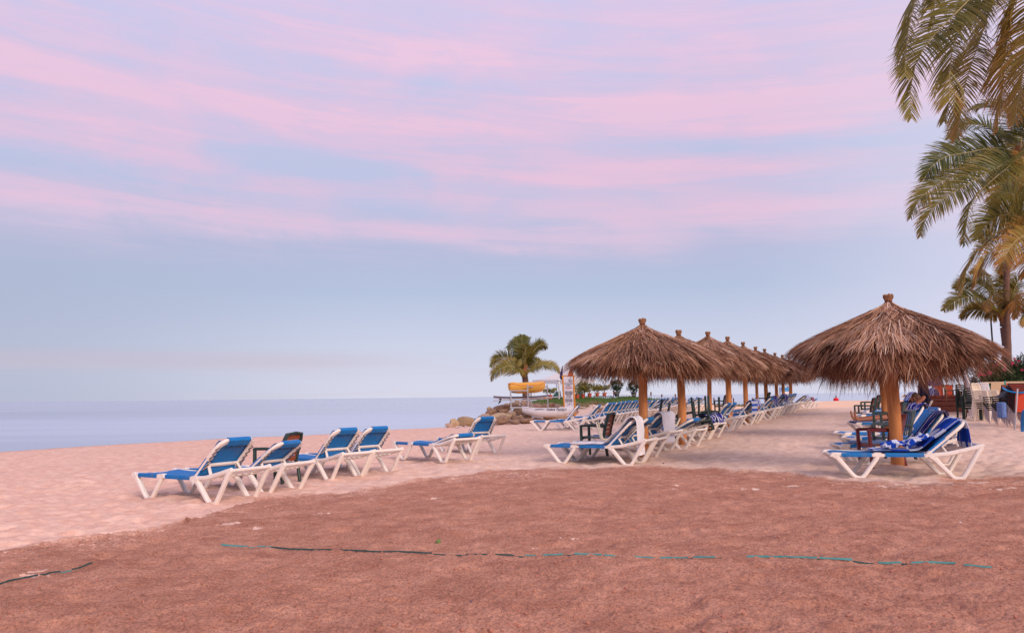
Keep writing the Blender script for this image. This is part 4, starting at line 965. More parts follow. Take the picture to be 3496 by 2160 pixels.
# short palm by the water
YE = 50.0; cE = aty(1790, 1266, YE); gE = np.array([aty(1795, 1380, YE)[0], YE, 0]); gE[2] = float(gz(gE[0], gE[1]))
PE = thing('palm_tree', 'short green palm beyond the boat rack, with the sea on its left', 'palm tree', tuple(gE))
palm_trunk(PE, [gE, aty(1795, 1320, YE), cE], .26, .17); crown_base(PE, cE, .20, 6); ce = (1790, 1266, YE); kwE = dict(nl=70, lmax=.58, w=.045, droop=.45, rw=.034, open_=.85)
for pts, tn, tb in [([ce, (1770, 1245, 50), (1735, 1222, 49.8), (1698, 1222, 49.7), (1676, 1250, 49.7)], .25, .2), ([ce, (1765, 1255, 49), (1730, 1250, 48.7), (1695, 1268, 48.6), (1678, 1298, 48.6)], .30, .5),
                    ([ce, (1778, 1225, 50.5), (1760, 1185, 50.8), (1742, 1175, 51), (1738, 1190, 51)], .22, .1), ([ce, (1786, 1215, 50.3), (1782, 1170, 50.4), (1783, 1144, 50.4)], .22, .05),
                    ([ce, (1775, 1215, 51), (1766, 1165, 51.3), (1763, 1150, 51.4)], .20, .05), ([ce, (1805, 1225, 50), (1828, 1190, 50), (1850, 1176, 50), (1864, 1188, 50)], .28, .15),
                    ([ce, (1800, 1235, 51), (1822, 1205, 51.6), (1838, 1190, 51.8)], .2, .1), ([ce, (1820, 1258, 49.5), (1850, 1247, 49.2), (1885, 1250, 49), (1912, 1272, 49)], .36, .35),
                    ([ce, (1790, 1240, 49.4), (1780, 1222, 49), (1782, 1240, 48.6)], .40, .3), ([ce, (1795, 1220, 49.6), (1795, 1190, 49.4), (1800, 1180, 49.3)], .30, .3),
                    ([ce, (1750, 1262, 51), (1715, 1250, 51.5), (1690, 1262, 51.8)], .35, .3), ([ce, (1810, 1250, 50.8), (1835, 1232, 51.2), (1855, 1240, 51.4)], .3, .2), ([ce, (1792, 1205, 51), (1800, 1165, 51.3), (1796, 1150, 51.4)], .22, .05)]:
    frond_px(PE, pts, tone=tn + .14, seed=int(tn * 1000 + tb * 77 + len(pts)), tipbrown=tb * .6, **kwE)
# ------------------------------------------------------------------ ground goes in now that everything standing on it is known
POSTMOUNDS += [((UR[0], UR[1]), .45, .07), ((UPOS[0][0], UPOS[0][1]), .4, .05), ((UPOS[1][0], UPOS[1][1]), .4, .04)]
build_ground()
def gzr(x, y):
    X = np.array([float(x)]); Y = np.array([float(y)]); r, d = relief(X, Y, np.hypot(X, Y)); return float(gz(float(x), float(y))) + float(r[0])

# ------------------------------------------------------------------ loungers of the left group
GL = 'sun loungers on the pale sand at the left'
L = {}
for key, (x, y, z, th), ang, lab in [
    ('L1', (-5.33, 11.91, -.24, -30), 46, 'white and blue sun lounger farthest left, whole seat visible, back raised'),
    ('L2', (-5.08, 13.03, -.25, -25.5), 37, 'blue sun lounger with lowered back in front of the green armchair at left'),
    ('L3', (-4.29, 15.0, -.21, -37.4), 47, 'third blue sun lounger from the left, just right of the green armchair'),
    ('L4', (-3.85, 15.89, -.2, -39.3), 47, 'fourth blue sun lounger from the left, back raised, laces visible'),
    ('L5', (-2.36, 17.53, -.09, -45.2), 16, 'blue sun lounger with its back nearly flat, fifth from the left'),
    ('L6', (-1.68, 20.49, -.17, -53.1), 50, 'blue sun lounger with raised back in front of the boulders'),
    ('L7', (.71, 29.82, -.05, -12), 50, 'blue sun lounger standing alone before the bamboo sign'),
    ('L8', (1.65, 30.9, -.05, -22), 50, 'blue sun lounger tucked directly behind the one before the bamboo sign')]:
    L[key] = lounger(lab, (x, y, z), th, ang, GL)
armchair('dark green armchair with orange back panel among the left loungers', (-3.98, 13.55, -.27), -22, group='green armchairs with wood-look backs')
# ------------------------------------------------------------------ loungers under the umbrella row
GU = 'sun loungers under the row of thatched umbrellas'
for key, (x, y, z, th), ang, lab in [
    ('L9', (.77, 15.94, -.11, -27), 45, 'near sun lounger with a white towel bunched over its back, first umbrella'),
    ('L9b', (1.12, 16.64, -.10, -27), 45, 'blue sun lounger carrying the upturned white side table'),
    ('L10', (1.96, 18.94, -.08, -35.1), 45, 'sun lounger whose back is draped with a long grey white towel'),
    ('L10b', (2.75, 19.9, -.07, -35), 30, 'sun lounger under the tipped white table beside the second umbrella post'),
    ('L11', (3.7, 22.72, -.11, -33.1), 24, 'sun lounger with low back and blue striped sheet, right of the second umbrella'),
    ('L12', (4.15, 23.45, -.06, -33), 27, 'sun lounger with crumpled navy striped towels on its low back')]:
    L[key] = lounger(lab, (x, y, z), th, ang, GU)
def by_foot(u, v, th, zc=None):
    """origin of a lounger whose near rear foot stands at a pixel"""
    g = ground_px(u, v); c, s = math.cos(R_(th)), math.sin(R_(th)); lx, ly = 1.69, -.33
    x, y = g[0] - lx * c + ly * s, g[1] - lx * s - ly * c; return (x, y, float(gz(x, y)) * .5 + g[2] * .5 - .01)
names = [('L13', 2476, 1475, 'sun lounger behind the low striped one, back raised, beside the third post'), ('L14', 2492, 1466, 'second sun lounger of the pair beside the third umbrella post'),
         ('L15', 2558, 1448, 'sun lounger with a wide blue and grey striped towel hanging behind its back'), ('L16', 2571, 1441, 'sun lounger half hidden behind the one with the wide striped towel'),
         ('L17', 2622, 1429.5, 'sun lounger beside the knotted sixth post, plain blue back'), ('L18', 2632, 1424, 'sun lounger behind the plain one at the knotted sixth post, dark towel on it'),
         ('L19', 2661, 1417, 'sun lounger before the seventh umbrella post with bright blue back'), ('L20', 2671, 1413, 'sun lounger second of the pair at the seventh umbrella post'),
         ('L21', 2688, 1409, 'sun lounger beside the eighth umbrella post'), ('L22', 2695, 1406, 'sun lounger second of the pair beside the eighth umbrella post'),
         ('L23', 2704, 1402.5, 'sun lounger before the blue and white notice board'), ('L24', 2709, 1400.5, 'sun lounger just left of the farthest umbrella post'),
         ('L25', 2741, 1397, 'far sun lounger covered by a blue and white striped towel'), ('L26', 2757, 1394.5, 'far sun lounger with a reddish towel on its back'), ('L27', 2771, 1393, 'last sun lounger at the right end of the umbrella row'), ('L28', 2778, 1391.5, 'sun lounger half hidden behind the last one of the umbrella row')]
for i, (key, u, v, lab) in enumerate(names):
    th = -33 - (i % 3) * 1.5; L[key] = lounger(lab, by_foot(u, v, th), th, [52, 50, 50, 52, 47, 50, 53, 52, 53, 52, 53, 52, 36, 30, 30, 34][i], GU)
# ------------------------------------------------------------------ the row along the grass
GM = 'sun loungers lined up along the foot of the grass bank'
p0 = np.array([4.15, 34.2]); p1 = np.array([14.2, 59.0]); nM = 36; angs = [56, 55, 54, 57, 56, 56, 54, 56, 56, 57, 56, 55, 54, 34, 55, 56, 57, 56, 44, 55, 56, 55, 56, 54, 56, 36, 55, 56, 57, 56, 54, 56, 56, 55, 56, 57]
for k in range(nM):
    f = (k / (nM - 1)) ** 1.02; q = p0 + (p1 - p0) * f + np.array([random.uniform(-.06, .06), random.uniform(-.03, .03)])
    th = -33 + 7 * f + random.uniform(-1.5, 1.5); c, s = math.cos(R_(th)), math.sin(R_(th)); x, y = q[0] - 1.69 * c, q[1] - 1.69 * s
    if k == 0: lab = 'nearest sun lounger of the packed row at the grass bank, its seat in view'
    elif k == nM - 1: lab = 'farthest sun lounger of the packed row, before the low green shrub'
    elif k < 18: lab = f'{ordn(k)} sun lounger from the near end of the packed row at the grass bank'
    else: lab = f'{ordn(nM - 1 - k)} sun lounger from the far end of the packed row at the grass bank'
    L['M%d' % k] = lounger(lab, (x, y, float(gz(q[0], q[1])) - .01), th, angs[k], GM)
# ------------------------------------------------------------------ loungers at the right
GR = 'sun loungers under the umbrellas at the right'
for key, (x, y, z, th), ang, lab in [
    ('R1', (4.73, 12.07, -.05, -11.5), 40, 'nearest sun lounger under the large umbrella, blue and white towels on it'),
    ('R2', (5.75, 14.25, -.03, -6), 50, 'sun lounger with a navy striped towel over its back, behind the maroon armchair'),
    ('R3', (6.75, 16.1, .02, -3), 53, 'plain blue sun lounger with bare raised back, third from the front at right'),
    ('R4', (7.13, 17.45, .05, -3), 54, 'sun lounger with a striped towel over its top, just before the reclining man'),
    ('R5', (8.92, 21.0, .13, -5), 45, 'sun lounger on which the man in the blue shirt reclines'),
    ('R6', (11.1, 25.6, .20, -8), 20, 'sun lounger with pale sheet beyond the reclining man'),
    ('R7', (12.5, 28.4, .24, -8), 40, 'sun lounger under the pair of stacked looking green armchairs'),
    ('R8', (13.8, 31.0, .27, -8), 55, 'farthest sun lounger of the right group with blue striped back'),
    ('R9', (15.2, 33.2, .31, -10), 30, 'far low white sun lounger behind the green armchairs')]:
    z = float(gz(x + 1, y)) - .005 if key not in ('R1',) else z
    L[key] = lounger(lab, (x, y, z), th, ang, GR)

for key, dz in (('R1', .010), ('L9', .012), ('L1', .035), ('L2', .05), ('L3', .035), ('L4', .05), ('L5', .04), ('L6', .05), ('L9b', .03), ('L10', .03), ('L11', .03), ('R2', .03), ('R3', .03), ('R4', .03)):
    o = L[key]; cc_, ss_ = math.cos(o.rotation_euler.z), math.sin(o.rotation_euler.z)
    zz_ = [gzr(o.location.x + a * cc_ - b * ss_, o.location.y + a * ss_ + b * cc_) for a in (.36, 1.69) for b in (-.33, .33)]
    o.location.z = max(o.location.z, max(zz_) - dz) if key not in ('R1', 'L9') else max(zz_[0], zz_[2], sum(zz_) / 4) - dz
# ------------------------------------------------------------------ towels
def over_back(ang, s0, seat=None, drop=.35, dn=.055):
    P = []
    if seat is not None:
        n = 6
        for k in range(n + 1): P.append((seat + (HX - .06 - seat) * k / n, .362))
    for s in np.linspace(s0, BL - .04, 8): P.append(back_pt(ang, s, dn))
    P += [back_pt(ang, BL + .02, dn), back_pt(ang, BL + .062, .02), back_pt(ang, BL + .055, -.03)]
    e = back_pt(ang, BL + .03, -.06); P += [e, (e[0] + .012, e[1] - drop * .35), (e[0] + .0, e[1] - drop * .7), (e[0] + .02, e[1] - drop)]
    return P
GT = 'towels left on the sun loungers'
towel(over_back(45, .12, .55, .62), -.36, .10, TERRY, 'white towel bunched over the back of the near lounger', 'towel', L['L9'], seed=2, group=GT, wr=.030, skew=.05)
towel(over_back(45, .12, .95, .58), -.30, .26, mat('grey_terry', (.62, .60, .68), .95, .05, 12, .8, 160), 'long pale grey towel hanging straight behind a lounger back', 'towel', L['L10'], seed=5, group=GT, wr=.028, flare=.05)
towel([(.62, .362), (1.2, .362), back_pt(24, .1, .05), back_pt(24, .3, .055), back_pt(24, .52, .05), back_pt(24, .60, .045)], -.40, .33, ST_LONG, 'blue and white striped sheet spread over a low lounger back', 'towel', L['L11'], seed=3, group=GT, wr=.012)
towel(over_back(27, .35, None, .16), -.30, .26, ST_NAVY, 'crumpled navy striped towel on the low back behind the striped sheet', 'towel', L['L12'], seed=8, group=GT, wr=.05)
towel(over_back(24, .60, None, .10), -.26, .20, ST_NAVY, 'navy patterned cloth bunched at the head of the striped sheet lounger', 'towel', L['L11'], seed=9, group=GT, wr=.06)
towel(over_back(50, .5, None, .52), -.33, .30, ST_WIDE, 'wide blue and grey striped towel hanging behind a lounger', 'towel', L['L15'], seed=4, group=GT, wr=.018)
towel(over_back(50, .05, .8, .3), -.28, .28, ST_NAVY, 'dark striped towel over a lounger near the knotted post', 'towel', L['L18'], seed=7, group=GT, wr=.02)
towel(over_back(50, .2, None, .2), -.3, .28, ST_LONG, 'blue striped towel on the second lounger beside the third post', 'towel', L['L16'], seed=17, group=GT, wr=.03)
towel(over_back(36, .0, .5, .12), -.36, .34, ST_LONG, 'blue and white striped towel covering a far lounger', 'towel', L['L25'], seed=6, group=GT, wr=.02)
towel(over_back(30, .2, None, .2), -.3, .3, mat('dull_red_towel', (.22, .07, .10), .95, .2), 'dull red towel on the back of a far lounger', 'towel', L['L26'], seed=6, group=GT, wr=.03)
towel(over_back(40, .02, .62, .34), -.20, .29, ST_BLUE, 'blue towel with white blocks over the nearest right lounger', 'towel', L['R1'], seed=12, group=GT, wr=.024, skew=-.03)
towel([(.78, .385), (.95, .43), (1.1, .40), (1.22, .47), (1.32, .50), (1.40, .54)], -.24, .12, ST_BLUE, 'crumpled blue and white towel heaped on the nearest right lounger', 'towel', L['R1'], seed=14, group=GT, wr=.065, skew=.1)
towel(over_back(50, .0, .9, .52, .06), -.32, -.02, ST_NAVY, 'navy towel with white stripes draped over a raised lounger back', 'towel', L['R2'], seed=15, group=GT, wr=.016)
towel(over_back(54, .52, None, .42, .06), -.30, .24, ST_NAVY, 'striped towel over the lounger top nearest the reclining man', 'towel', L['R4'], seed=16, group=GT, wr=.02, flare=.08)
towel([(.02, .362), (.3, .37), (.6, .365), (1.0, .362), (1.2, .362), back_pt(45, .1, .05), back_pt(45, .5, .055), back_pt(45, .66, .05)], -.36, .34, ST_LONG, 'blue striped towel spread under the reclining man', 'towel', L['R5'], seed=18, group=GT, wr=.010)
towel([(.2, .37), (.6, .362), (1.2, .36)], -.38, .36, TERRY, 'pale sheet lying on a flat lounger beyond the man', 'towel', L['R6'], seed=19, group=GT, wr=.02)
towel(over_back(55, .3, None, .2), -.3, .3, ST_LONG, 'striped towel on the farthest lounger of the right group', 'towel', L['R8'], seed=20, group=GT, wr=.02)
towel(over_back(52, .3, None, .3), -.3, .3, ST_NAVY, 'navy towel on a lounger before the seventh umbrella post', 'towel', L['L20'], seed=21, group=GT, wr=.03)
towel([(.25, .366), (.6, .362), (.95, .364)], -.3, .3, mat('faded_blue_cloth', (.12, .20, .36), .95, .15), 'faded blue cloth on the lounger behind the maroon armchair', 'towel', L['R2'], seed=22, group=GT, wr=.012)

# ------------------------------------------------------------------ armchairs and tables among the loungers
GC = 'green armchairs with wood-look backs'
armchair('green armchair with brown back beside the first umbrella post', (1.80, 17.08, float(gz(1.8, 17))), -24, group=GC)
armchair('maroon armchair standing behind the large umbrella post', (6.08, 13.22, gzr(6.08, 13.22)), -4, m=MAROON, slatm=mat('maroon_slat', (.30, .07, .045), .5, .2))
armchair('green armchair with vertical back slats under the large umbrella', (7.16, 15.05, gzr(7.1, 15.0)), -5, m=mat('grey_green_resin', (.045, .065, .072), .38, .15), slatm=mat('grey_green_resin', (.04, .06, .065)), style='v')
armchair('dark green armchair beside the reclining man, brown back panel', (9.22, 19.55, gzr(9.2, 19.5)), -6, group=GC)
armchair('green armchair with wood-look back beyond the reclining man', (11.9, 26.9, gzr(11.9, 26.9)), -10, group=GC)
armchair('far green armchair standing just behind another one at right', (13.35, 29.7, gzr(13.3, 29.7)), -10, group=GC)
g = ground_px(2529, 1432); armchair('green armchair with ladder-like brown back between third and fifth posts', (g[0], g[1] + 2.6, float(gz(g[0], g[1] + 2.6)) + .1), -62, group=GC)
g = aty(2604, 1400, 36.0); armchair('dark armchair seen side on between the sixth and seventh posts', (g[0], 36.0, float(gz(g[0], 36)) + .12), -8, group=GC)
def upturned(label, u, y, z, rz, tilt, group='upturned green chairs beside the second post'):
    p = aty(u, 1400, y); o = armchair(label, (p[0], y, z), 0, slatm=GREEN, group=group); o.rotation_euler = (R_(180 + tilt[0]), R_(tilt[1]), R_(rz)); return o
upturned('upturned dark green chair left of the second umbrella post', 2303, 21.6, 1.0, 60, (6, 12))
upturned('upturned dark green chair just right of the second umbrella post', 2372, 21.4, 1.12, 20, (-6, -4))
upturned('upturned dark green chair leaning nearest the third umbrella post', 2412, 22.4, 1.06, 40, (4, -16))
def low_table(label, loc, rz, topm, flip=True, tilt=(0, 0)):
    t = thing('side_table', label, 'table', loc, 0); t.rotation_euler = (R_(180 + tilt[0]) if flip else 0, R_(tilt[1]), R_(rz))
    b = MB().use(topm); b.box((0, 0, .41), (.44, .44, .02), bev=.008); part('table_top', b.mesh('table_top'), t)
    b = MB().use(CREAM); b.sweep([(-.21, -.21, .39), (.21, -.21, .39), (.21, .21, .39), (-.21, .21, .39)], .02, .05, closed=True); part('apron', b.mesh('apron'), t)
    for sx in (-1, 1):
        for sy in (-1, 1):
            b = MB().use(CREAM); b.sweep([(sx * .29, sy * .27, 0), (sx * .19, sy * .19, .40)], [.026, .045], [.024, .04]); part('leg', b.mesh('leg'), t)
    return t
c, s = math.cos(R_(-27)), math.sin(R_(-27)); low_table('white plastic side table upside down on a blue lounger', (1.12 + .98 * c, 16.64 + .98 * s, -.10 + .36 + .42), -10, CREAM)
g = aty(2322, 1440, 19.3); low_table('white table with grey top tipped over beside the second umbrella post', (g[0], 19.3, .80), 25, GREYP, tilt=(14, 18))

# ------------------------------------------------------------------ people
def skin(name, V, E, Rr, m, sub=2, root=0):
    me = bpy.data.meshes.new(name); me.from_pydata([tuple(v) for v in V], E, []); o = bpy.data.objects.new('tmp', me); COL.objects.link(o)
    md = o.modifiers.new('s', 'SKIN'); md.use_smooth_shade = True
    for k, r in enumerate(Rr):
        r = r if hasattr(r, '__len__') else (r, r); me.skin_vertices[0].data[k].radius = r
    me.skin_vertices[0].data[root].use_root = True
    sb = o.modifiers.new('b', 'SUBSURF'); sb.levels = sub; sb.render_levels = sub
    dg = bpy.context.evaluated_depsgraph_get(); r = bpy.data.meshes.new_from_object(o.evaluated_get(dg)); r.name = name; r.materials.clear(); r.materials.append(m); r.shade_smooth()
    bpy.data.objects.remove(o); return r
def head_mesh():
    b = MB().use(SKIN); n = 18
    prof = []
    vs = []
    for i in range(15):
        f = i / 14; z = -.125 + .25 * f
        w = math.sin(math.pi * min(1, (f * .93 + .07))) ** .55
        for k in range(n):
            a = 2 * math.pi * k / n; x = math.cos(a); y = math.sin(a); rx = .098 * w * (.86 if f < .35 and x > 0 else 1); ry = .076 * w * (.72 + .28 * min(1, f * 2.4))
            px, py = x * rx, y * ry
            if x > .8: px += .022 * math.exp(-((f - .44) / .07) ** 2) + .008 * math.exp(-((f - .26) / .05) ** 2) - .006 * math.exp(-((f - .54) / .05) ** 2)
            elif x > .5: px -= .012 * math.exp(-((f - .54) / .06) ** 2)
            vs.append((px, py, z))
    fs = [(i * n + k, i * n + (k + 1) % n, (i + 1) * n + (k + 1) % n, (i + 1) * n + k) for i in range(14) for k in range(n)] + [tuple(range(n - 1, -1, -1)), tuple(range(14 * n, 15 * n))]
    b.add(vs, fs)
    for sy in (-1, 1): b.sweep([(-.005, sy * .074, -.03), (-.015, sy * .086, 0), (-.005, sy * .080, .03)], .028, .014)
    return b.mesh('head')
def hair_mesh(bald=.2):
    b = MB().use(HAIR); n = 18; vs = []
    for i in range(9):
        f = .36 + .64 * i / 8; z = -.125 + .262 * f; w = math.sin(math.pi * min(1, (f * .93 + .07))) ** .55
        for k in range(n):
            a = 2 * math.pi * k / n; x = math.cos(a); cut = x > .3 and f < .78; s_ = .93 if cut else 1.07
            vs.append((x * .098 * w * s_ - .004, math.sin(a) * .078 * w * s_, z))
    fs = [(i * n + k, i * n + (k + 1) % n, (i + 1) * n + (k + 1) % n, (i + 1) * n + k) for i in range(8) for k in range(n)] + [tuple(range(8 * n, 9 * n))]
    b.add(vs, fs); return b.mesh('hair')
# the man on the lounger (coordinates in the lounger's frame)
S = lambda s, dn: back_pt(45, s, dn)
hip = (1.16, 0, .50); ab = (*[S(.12, .16)[0]], 0, S(.12, .16)[1]); ch = (S(.36, .17)[0], 0, S(.36, .17)[1]); nk = (S(.56, .16)[0], 0, S(.56, .16)[1]); hd = (S(.70, .19)[0], 0, S(.70, .19)[1])
V = [hip, ab, ch, nk]; E = [(0, 1), (1, 2), (2, 3)]; RR = [(.16, .12), (.16, .115), (.18, .12), (.06, .06)]
for sy in (-1, 1):
    o = len(V); V += [(1.08, sy * .11, .50), (.66, sy * .14, .47), (.62, sy * .14, .47), (.42, sy * .13, .45), (.16, sy * .11, .425), (.09, sy * .11, .42), (.045, sy * .13, .52), (.03, sy * .145, .62), (.035, sy * .15, .655)]
    E += [(0, o)] + [(o + k, o + k + 1) for k in range(8)]; RR += [(.10, .10), (.066, .066), (.062, .062), (.062, .060), (.038, .04), (.042, .042), (.045, .03), (.045, .022), (.03, .014)]
    o = len(V); sh = S(.46, .15); el = S(.76, .20); ha = S(.66, .08)
    V += [(sh[0], sy * .17, sh[1]), (el[0] + .02, sy * .34, el[1] - .02), (el[0] + .03, sy * .345, el[1] - .01), (ha[0] + .06, sy * .10, ha[1] + .04), (ha[0] + .05, sy * .03, ha[1] + .03)]
    E += [(2, o)] + [(o + k, o + k + 1) for k in range(4)]; RR += [.072, .048, .046, .03, (.036, .02)]
r5 = L['R5']; man = thing('person', 'man in a blue shirt lying on a lounger, arms folded behind his head', 'person', r5.location, r5.rotation_euler.z)
part('body', skin('body', V, E, RR, SKIN), man)
hm = head_mesh(); h = part('head', hm, man, hd, (0, R_(-38), 0)); h.scale = (1.1, 1.1, 1.1)
h.rotation_euler = (0, R_(40), R_(180)); hr = part('hair', hair_mesh(), h)
V2 = [(1.14, 0, .51), ab, ch, (nk[0] * .4 + ch[0] * .6, 0, nk[2] * .4 + ch[2] * .6)]; E2 = [(0, 1), (1, 2), (2, 3)]; R2_ = [(.18, .14), (.178, .135), (.198, .14), (.13, .10)]
for sy in (-1, 1):
    o = len(V2); sh = S(.46, .15); el = S(.76, .20); V2 += [(sh[0], sy * .17, sh[1]), (sh[0] * .55 + el[0] * .45, sy * .25, sh[1] * .55 + el[1] * .45)]; E2 += [(2, o), (o, o + 1)]; R2_ += [.088, .075]
part('shirt', skin('shirt', V2, E2, R2_, SHIRTB), man)
V3 = [(1.2, 0, .49)]; E3 = []; R3_ = [(.17, .13)]
for sy in (-1, 1):
    o = len(V3); V3 += [(1.06, sy * .11, .50), (.80, sy * .135, .48)]; E3 += [(0, o), (o, o + 1)]; R3_ += [.118, .10]
part('shorts', skin('shorts', V3, E3, R3_, mat('dark_shorts', (.02, .02, .03), .9)), man)
# figure in red beyond the crest of the sand
q = aty(2854.5, 1360, 93.0); gp = float(gz(q[0], 93.0)); zt = 1.2 - (1349.5 - 1340.6) * 93 / F
pr = thing('person', 'distant person in a red top beyond the far edge of the sand', 'person', (q[0], 93.0, zt - 1.72), R_(90)); pr.scale = (1.0, 1.0, 1.0)
V = [(0, 0, .95), (0, 0, 1.15), (0, 0, 1.36), (0, 0, 1.5)]; E = [(0, 1), (1, 2), (2, 3)]; RR = [(.17, .12), (.15, .11), (.18, .12), .06]
for sy in (-1, 1):
    o = len(V); V += [(0, sy * .1, .88), (.02, sy * .12, .48), (0, sy * .12, .09), (.12, sy * .13, .03)]; E += [(0, o)] + [(o + k, o + k + 1) for k in range(3)]; RR += [.09, .058, .04, (.045, .03)]
    o = len(V); V += [(0, sy * .2, 1.38), (-.02, sy * .27, 1.1), (.08, sy * .22, .9), (.14, sy * .18, .86)]; E += [(2, o)] + [(o + k, o + k + 1) for k in range(3)]; RR += [.066, .045, .034, (.035, .02)]
part('body', skin('body', V, E, RR, SKIN), pr); h = part('head', hm, pr, (0, 0, 1.60)); part('hair', hr.data, h)
V2 = [(0, 0, .98), (0, 0, 1.15), (0, 0, 1.36), (0, 0, 1.42)]; E2 = [(0, 1), (1, 2), (2, 3)]; R2_ = [(.21, .16), (.20, .15), (.22, .15), (.15, .1)]
for sy in (-1, 1): o = len(V2); V2 += [(0, sy * .2, 1.38), (-.02, sy * .27, 1.12), (.06, sy * .235, .95)]; E2 += [(2, o), (o, o + 1), (o + 1, o + 2)]; R2_ += [.088, .07, .055]
part('shirt', skin('shirt', V2, E2, R2_, REDC), pr)
V3 = [(0, 0, .95)]; E3 = []; R3_ = [(.2, .15)]
for sy in (-1, 1): o = len(V3); V3 += [(0, sy * .1, .82), (.02, sy * .12, .5)]; E3 += [(0, o), (o, o + 1)]; R3_ += [.115, .09]
part('shorts', skin('shorts', V3, E3, R3_, REDC), pr)

# ------------------------------------------------------------------ boats and their rack
def hull_mesh(Ln, W, Hh, m, seed=0, keel=.6, rocker=.12):
    b = MB().use(m); n = 26; k = 20; vs = []
    for i in range(n):
        t = i / (n - 1); x = (t - .5) * Ln; w = W / 2 * max(.02, math.sin(math.pi * (t * .94 + .03)) ** .55); lift = rocker * abs(2 * t - 1) ** 2.6
        for j in range(k):
            a = 2 * math.pi * j / k; y = math.cos(a); z = math.sin(a); hh = Hh * (.55 + .45 * math.sin(math.pi * t) ** .4)
            if z < 0: yy = w * abs(y) ** .8 * (1 if y > 0 else -1); zz = z * hh * .62
            else: yy = w * abs(y) ** .55 * (1 if y > 0 else -1); zz = z * hh * .38 - (.10 * hh * max(0, 1 - (y / .7) ** 2) if abs(t - .5) < .36 else 0)
            vs.append((x, yy, zz + lift))
    fs = [(i * k + j, (i + 1) * k + j, (i + 1) * k + (j + 1) % k, i * k + (j + 1) % k) for i in range(n - 1) for j in range(k)] + [tuple(range(k - 1, -1, -1))[::-1], tuple(range((n - 1) * k, n * k))[::-1]]
    b.add(vs, fs); return b.mesh('hull')
def gunwale(Ln, W, z, m, rocker=.12):
    b = MB().use(m); P = []
    for s in (1, -1):
        for i in range(25):
            t = i / 24 if s == 1 else 1 - i / 24; w = W / 2 * max(.02, math.sin(math.pi * (t * .94 + .03)) ** .55); P.append(((t - .5) * Ln, s * w * 1.005, z + rocker * abs(2 * t - 1) ** 2.6))
    b.sweep(P, .035, .03, closed=True); return b.mesh('gunwale')
def board_mesh(Ln, W, T, m, m2=None):
    b = MB(); n = 24; k = 10; 
    for side, mm in ((0, m), (1, m2 or m)):
        b.use(mm); g = []
        for i in range(n):
            t = i / (n - 1); w = W / 2 * max(.03, math.sin(math.pi * (t * .96 + .02)) ** .5); row = []
            for j in range(k + 1):
                v = j / k * 2 - 1; z = T / 2 * (1 - abs(v) ** 3.5) * (1 if side == 0 else -1) + .06 * abs(2 * t - 1) ** 3; row.append(((t - .5) * Ln, v * w, z))
            g.append(row if side == 0 else row[::-1])
        b.sheet([r[::-1] for r in g])
    return b.mesh('board')
rk = ground_px(1743, 1443); RY = rk[1]
rack = thing('boat_rack', 'white metal pipe rack holding the yellow kayak and a paddle board', 'rack', tuple(rk))
def rel(p): return tuple(np.array(p) - np.array(rack.location))
cols = {'A': (1743, 1330, RY), 'B': (1801, 1312, RY + .1), 'C': (1868, 1312, RY + 2.2), 'D': (1812, 1318, RY + 2.1)}
pos = {}
for k, (u, v, y) in cols.items():
    a = aty(u, v, y); pos[k] = a; zb = float(gz(a[0], y)) - .1; b = MB().use(STEEL); b.tube([rel((a[0] + .03, y, zb)), rel(a)], .035, 8); part('upright', b.mesh('upright'), rack)
def bar(p, q, r=.026, nm='rail', mm=STEEL): b = MB().use(mm); b.tube([rel(p), rel(q)], r, 7); part(nm, b.mesh(nm), rack)
for v in (1334, 1366, 1392, 1424): bar(aty(1741, v, RY), aty(1803, v - 1, RY + .1), .045 if v > 1380 else .03)
for v in (1320, 1362, 1421):
    bar(aty(1801, v, RY + .1), aty(1868, v - 1, RY + 2.2), .03)
bar(aty(1743, 1336, RY), aty(1812, 1332, RY + 2.1)); bar(aty(1812, 1330, RY + 2.1), aty(1868, 1328, RY + 2.2)); bar(aty(1801, 1362, RY + .1), aty(1922, 1353, RY + 2.6), .03); bar(aty(1801, 1425, RY + .1), aty(1900, 1421, RY + 2.), .03)
bar(aty(1683, 1368, RY), aty(1745, 1364, RY + .1), .022)
bar(aty(1683, 1428, RY), aty(1745, 1425, RY + .1), .018)
for u, v, y in ((1859, 1357, RY + 1.), (1861, 1419, RY + 1.4)):
    b = MB().use(ORANGE); a = aty(u, v, y); b.tube([rel(a - np.array([.08, 0, 0])), rel(a + np.array([.09, 0, 0]))], .05, 10); part('foam_sleeve', b.mesh('foam_sleeve'), rack)
yk = aty(1799, 1316, RY + .9); o = thing('kayak', 'yellow plastic kayak lying on top of the boat rack', 'kayak', tuple(yk), R_(20)); o.rotation_euler = (0, R_(-2), R_(38))
part('hull', hull_mesh(2.25, .80, .62, YELLOW, rocker=.02), o); part('gunwale', gunwale(2.25, .80, .02, mat('orange_rim', (.80, .30, .05), .4)), o)
b = MB().use(mat('hull_groove', (.62, .22, .04), .5)); 
for y in (-.16, .16): b.sweep([(-.85, y, -.30), (-.4, y * 1.1, -.35), (.4, y * 1.1, -.35), (.85, y, -.30)], .05, .05)
part('keel_strip', b.mesh('keel_strip'), o)
sb = aty(1779, 1357, RY + .4); o = thing('paddle_board', 'long board with dark deck and white underside sticking out of the rack', 'paddle board', tuple(sb), R_(8)); o.rotation_euler = (0, R_(-.5), R_(10))
part('board', board_mesh(2.75, .74, .12, DARK, KWHITE), o)
b = MB().use(DARK); b.sweep([(-1.05, 0, -.02), (-1.04, 0, -.12), (-1.10, 0, -.22), (-1.16, 0, -.27)], .02, [.14, .10, .07, .03], up=(1, 0, 0)); part('fin', b.mesh('fin'), o)
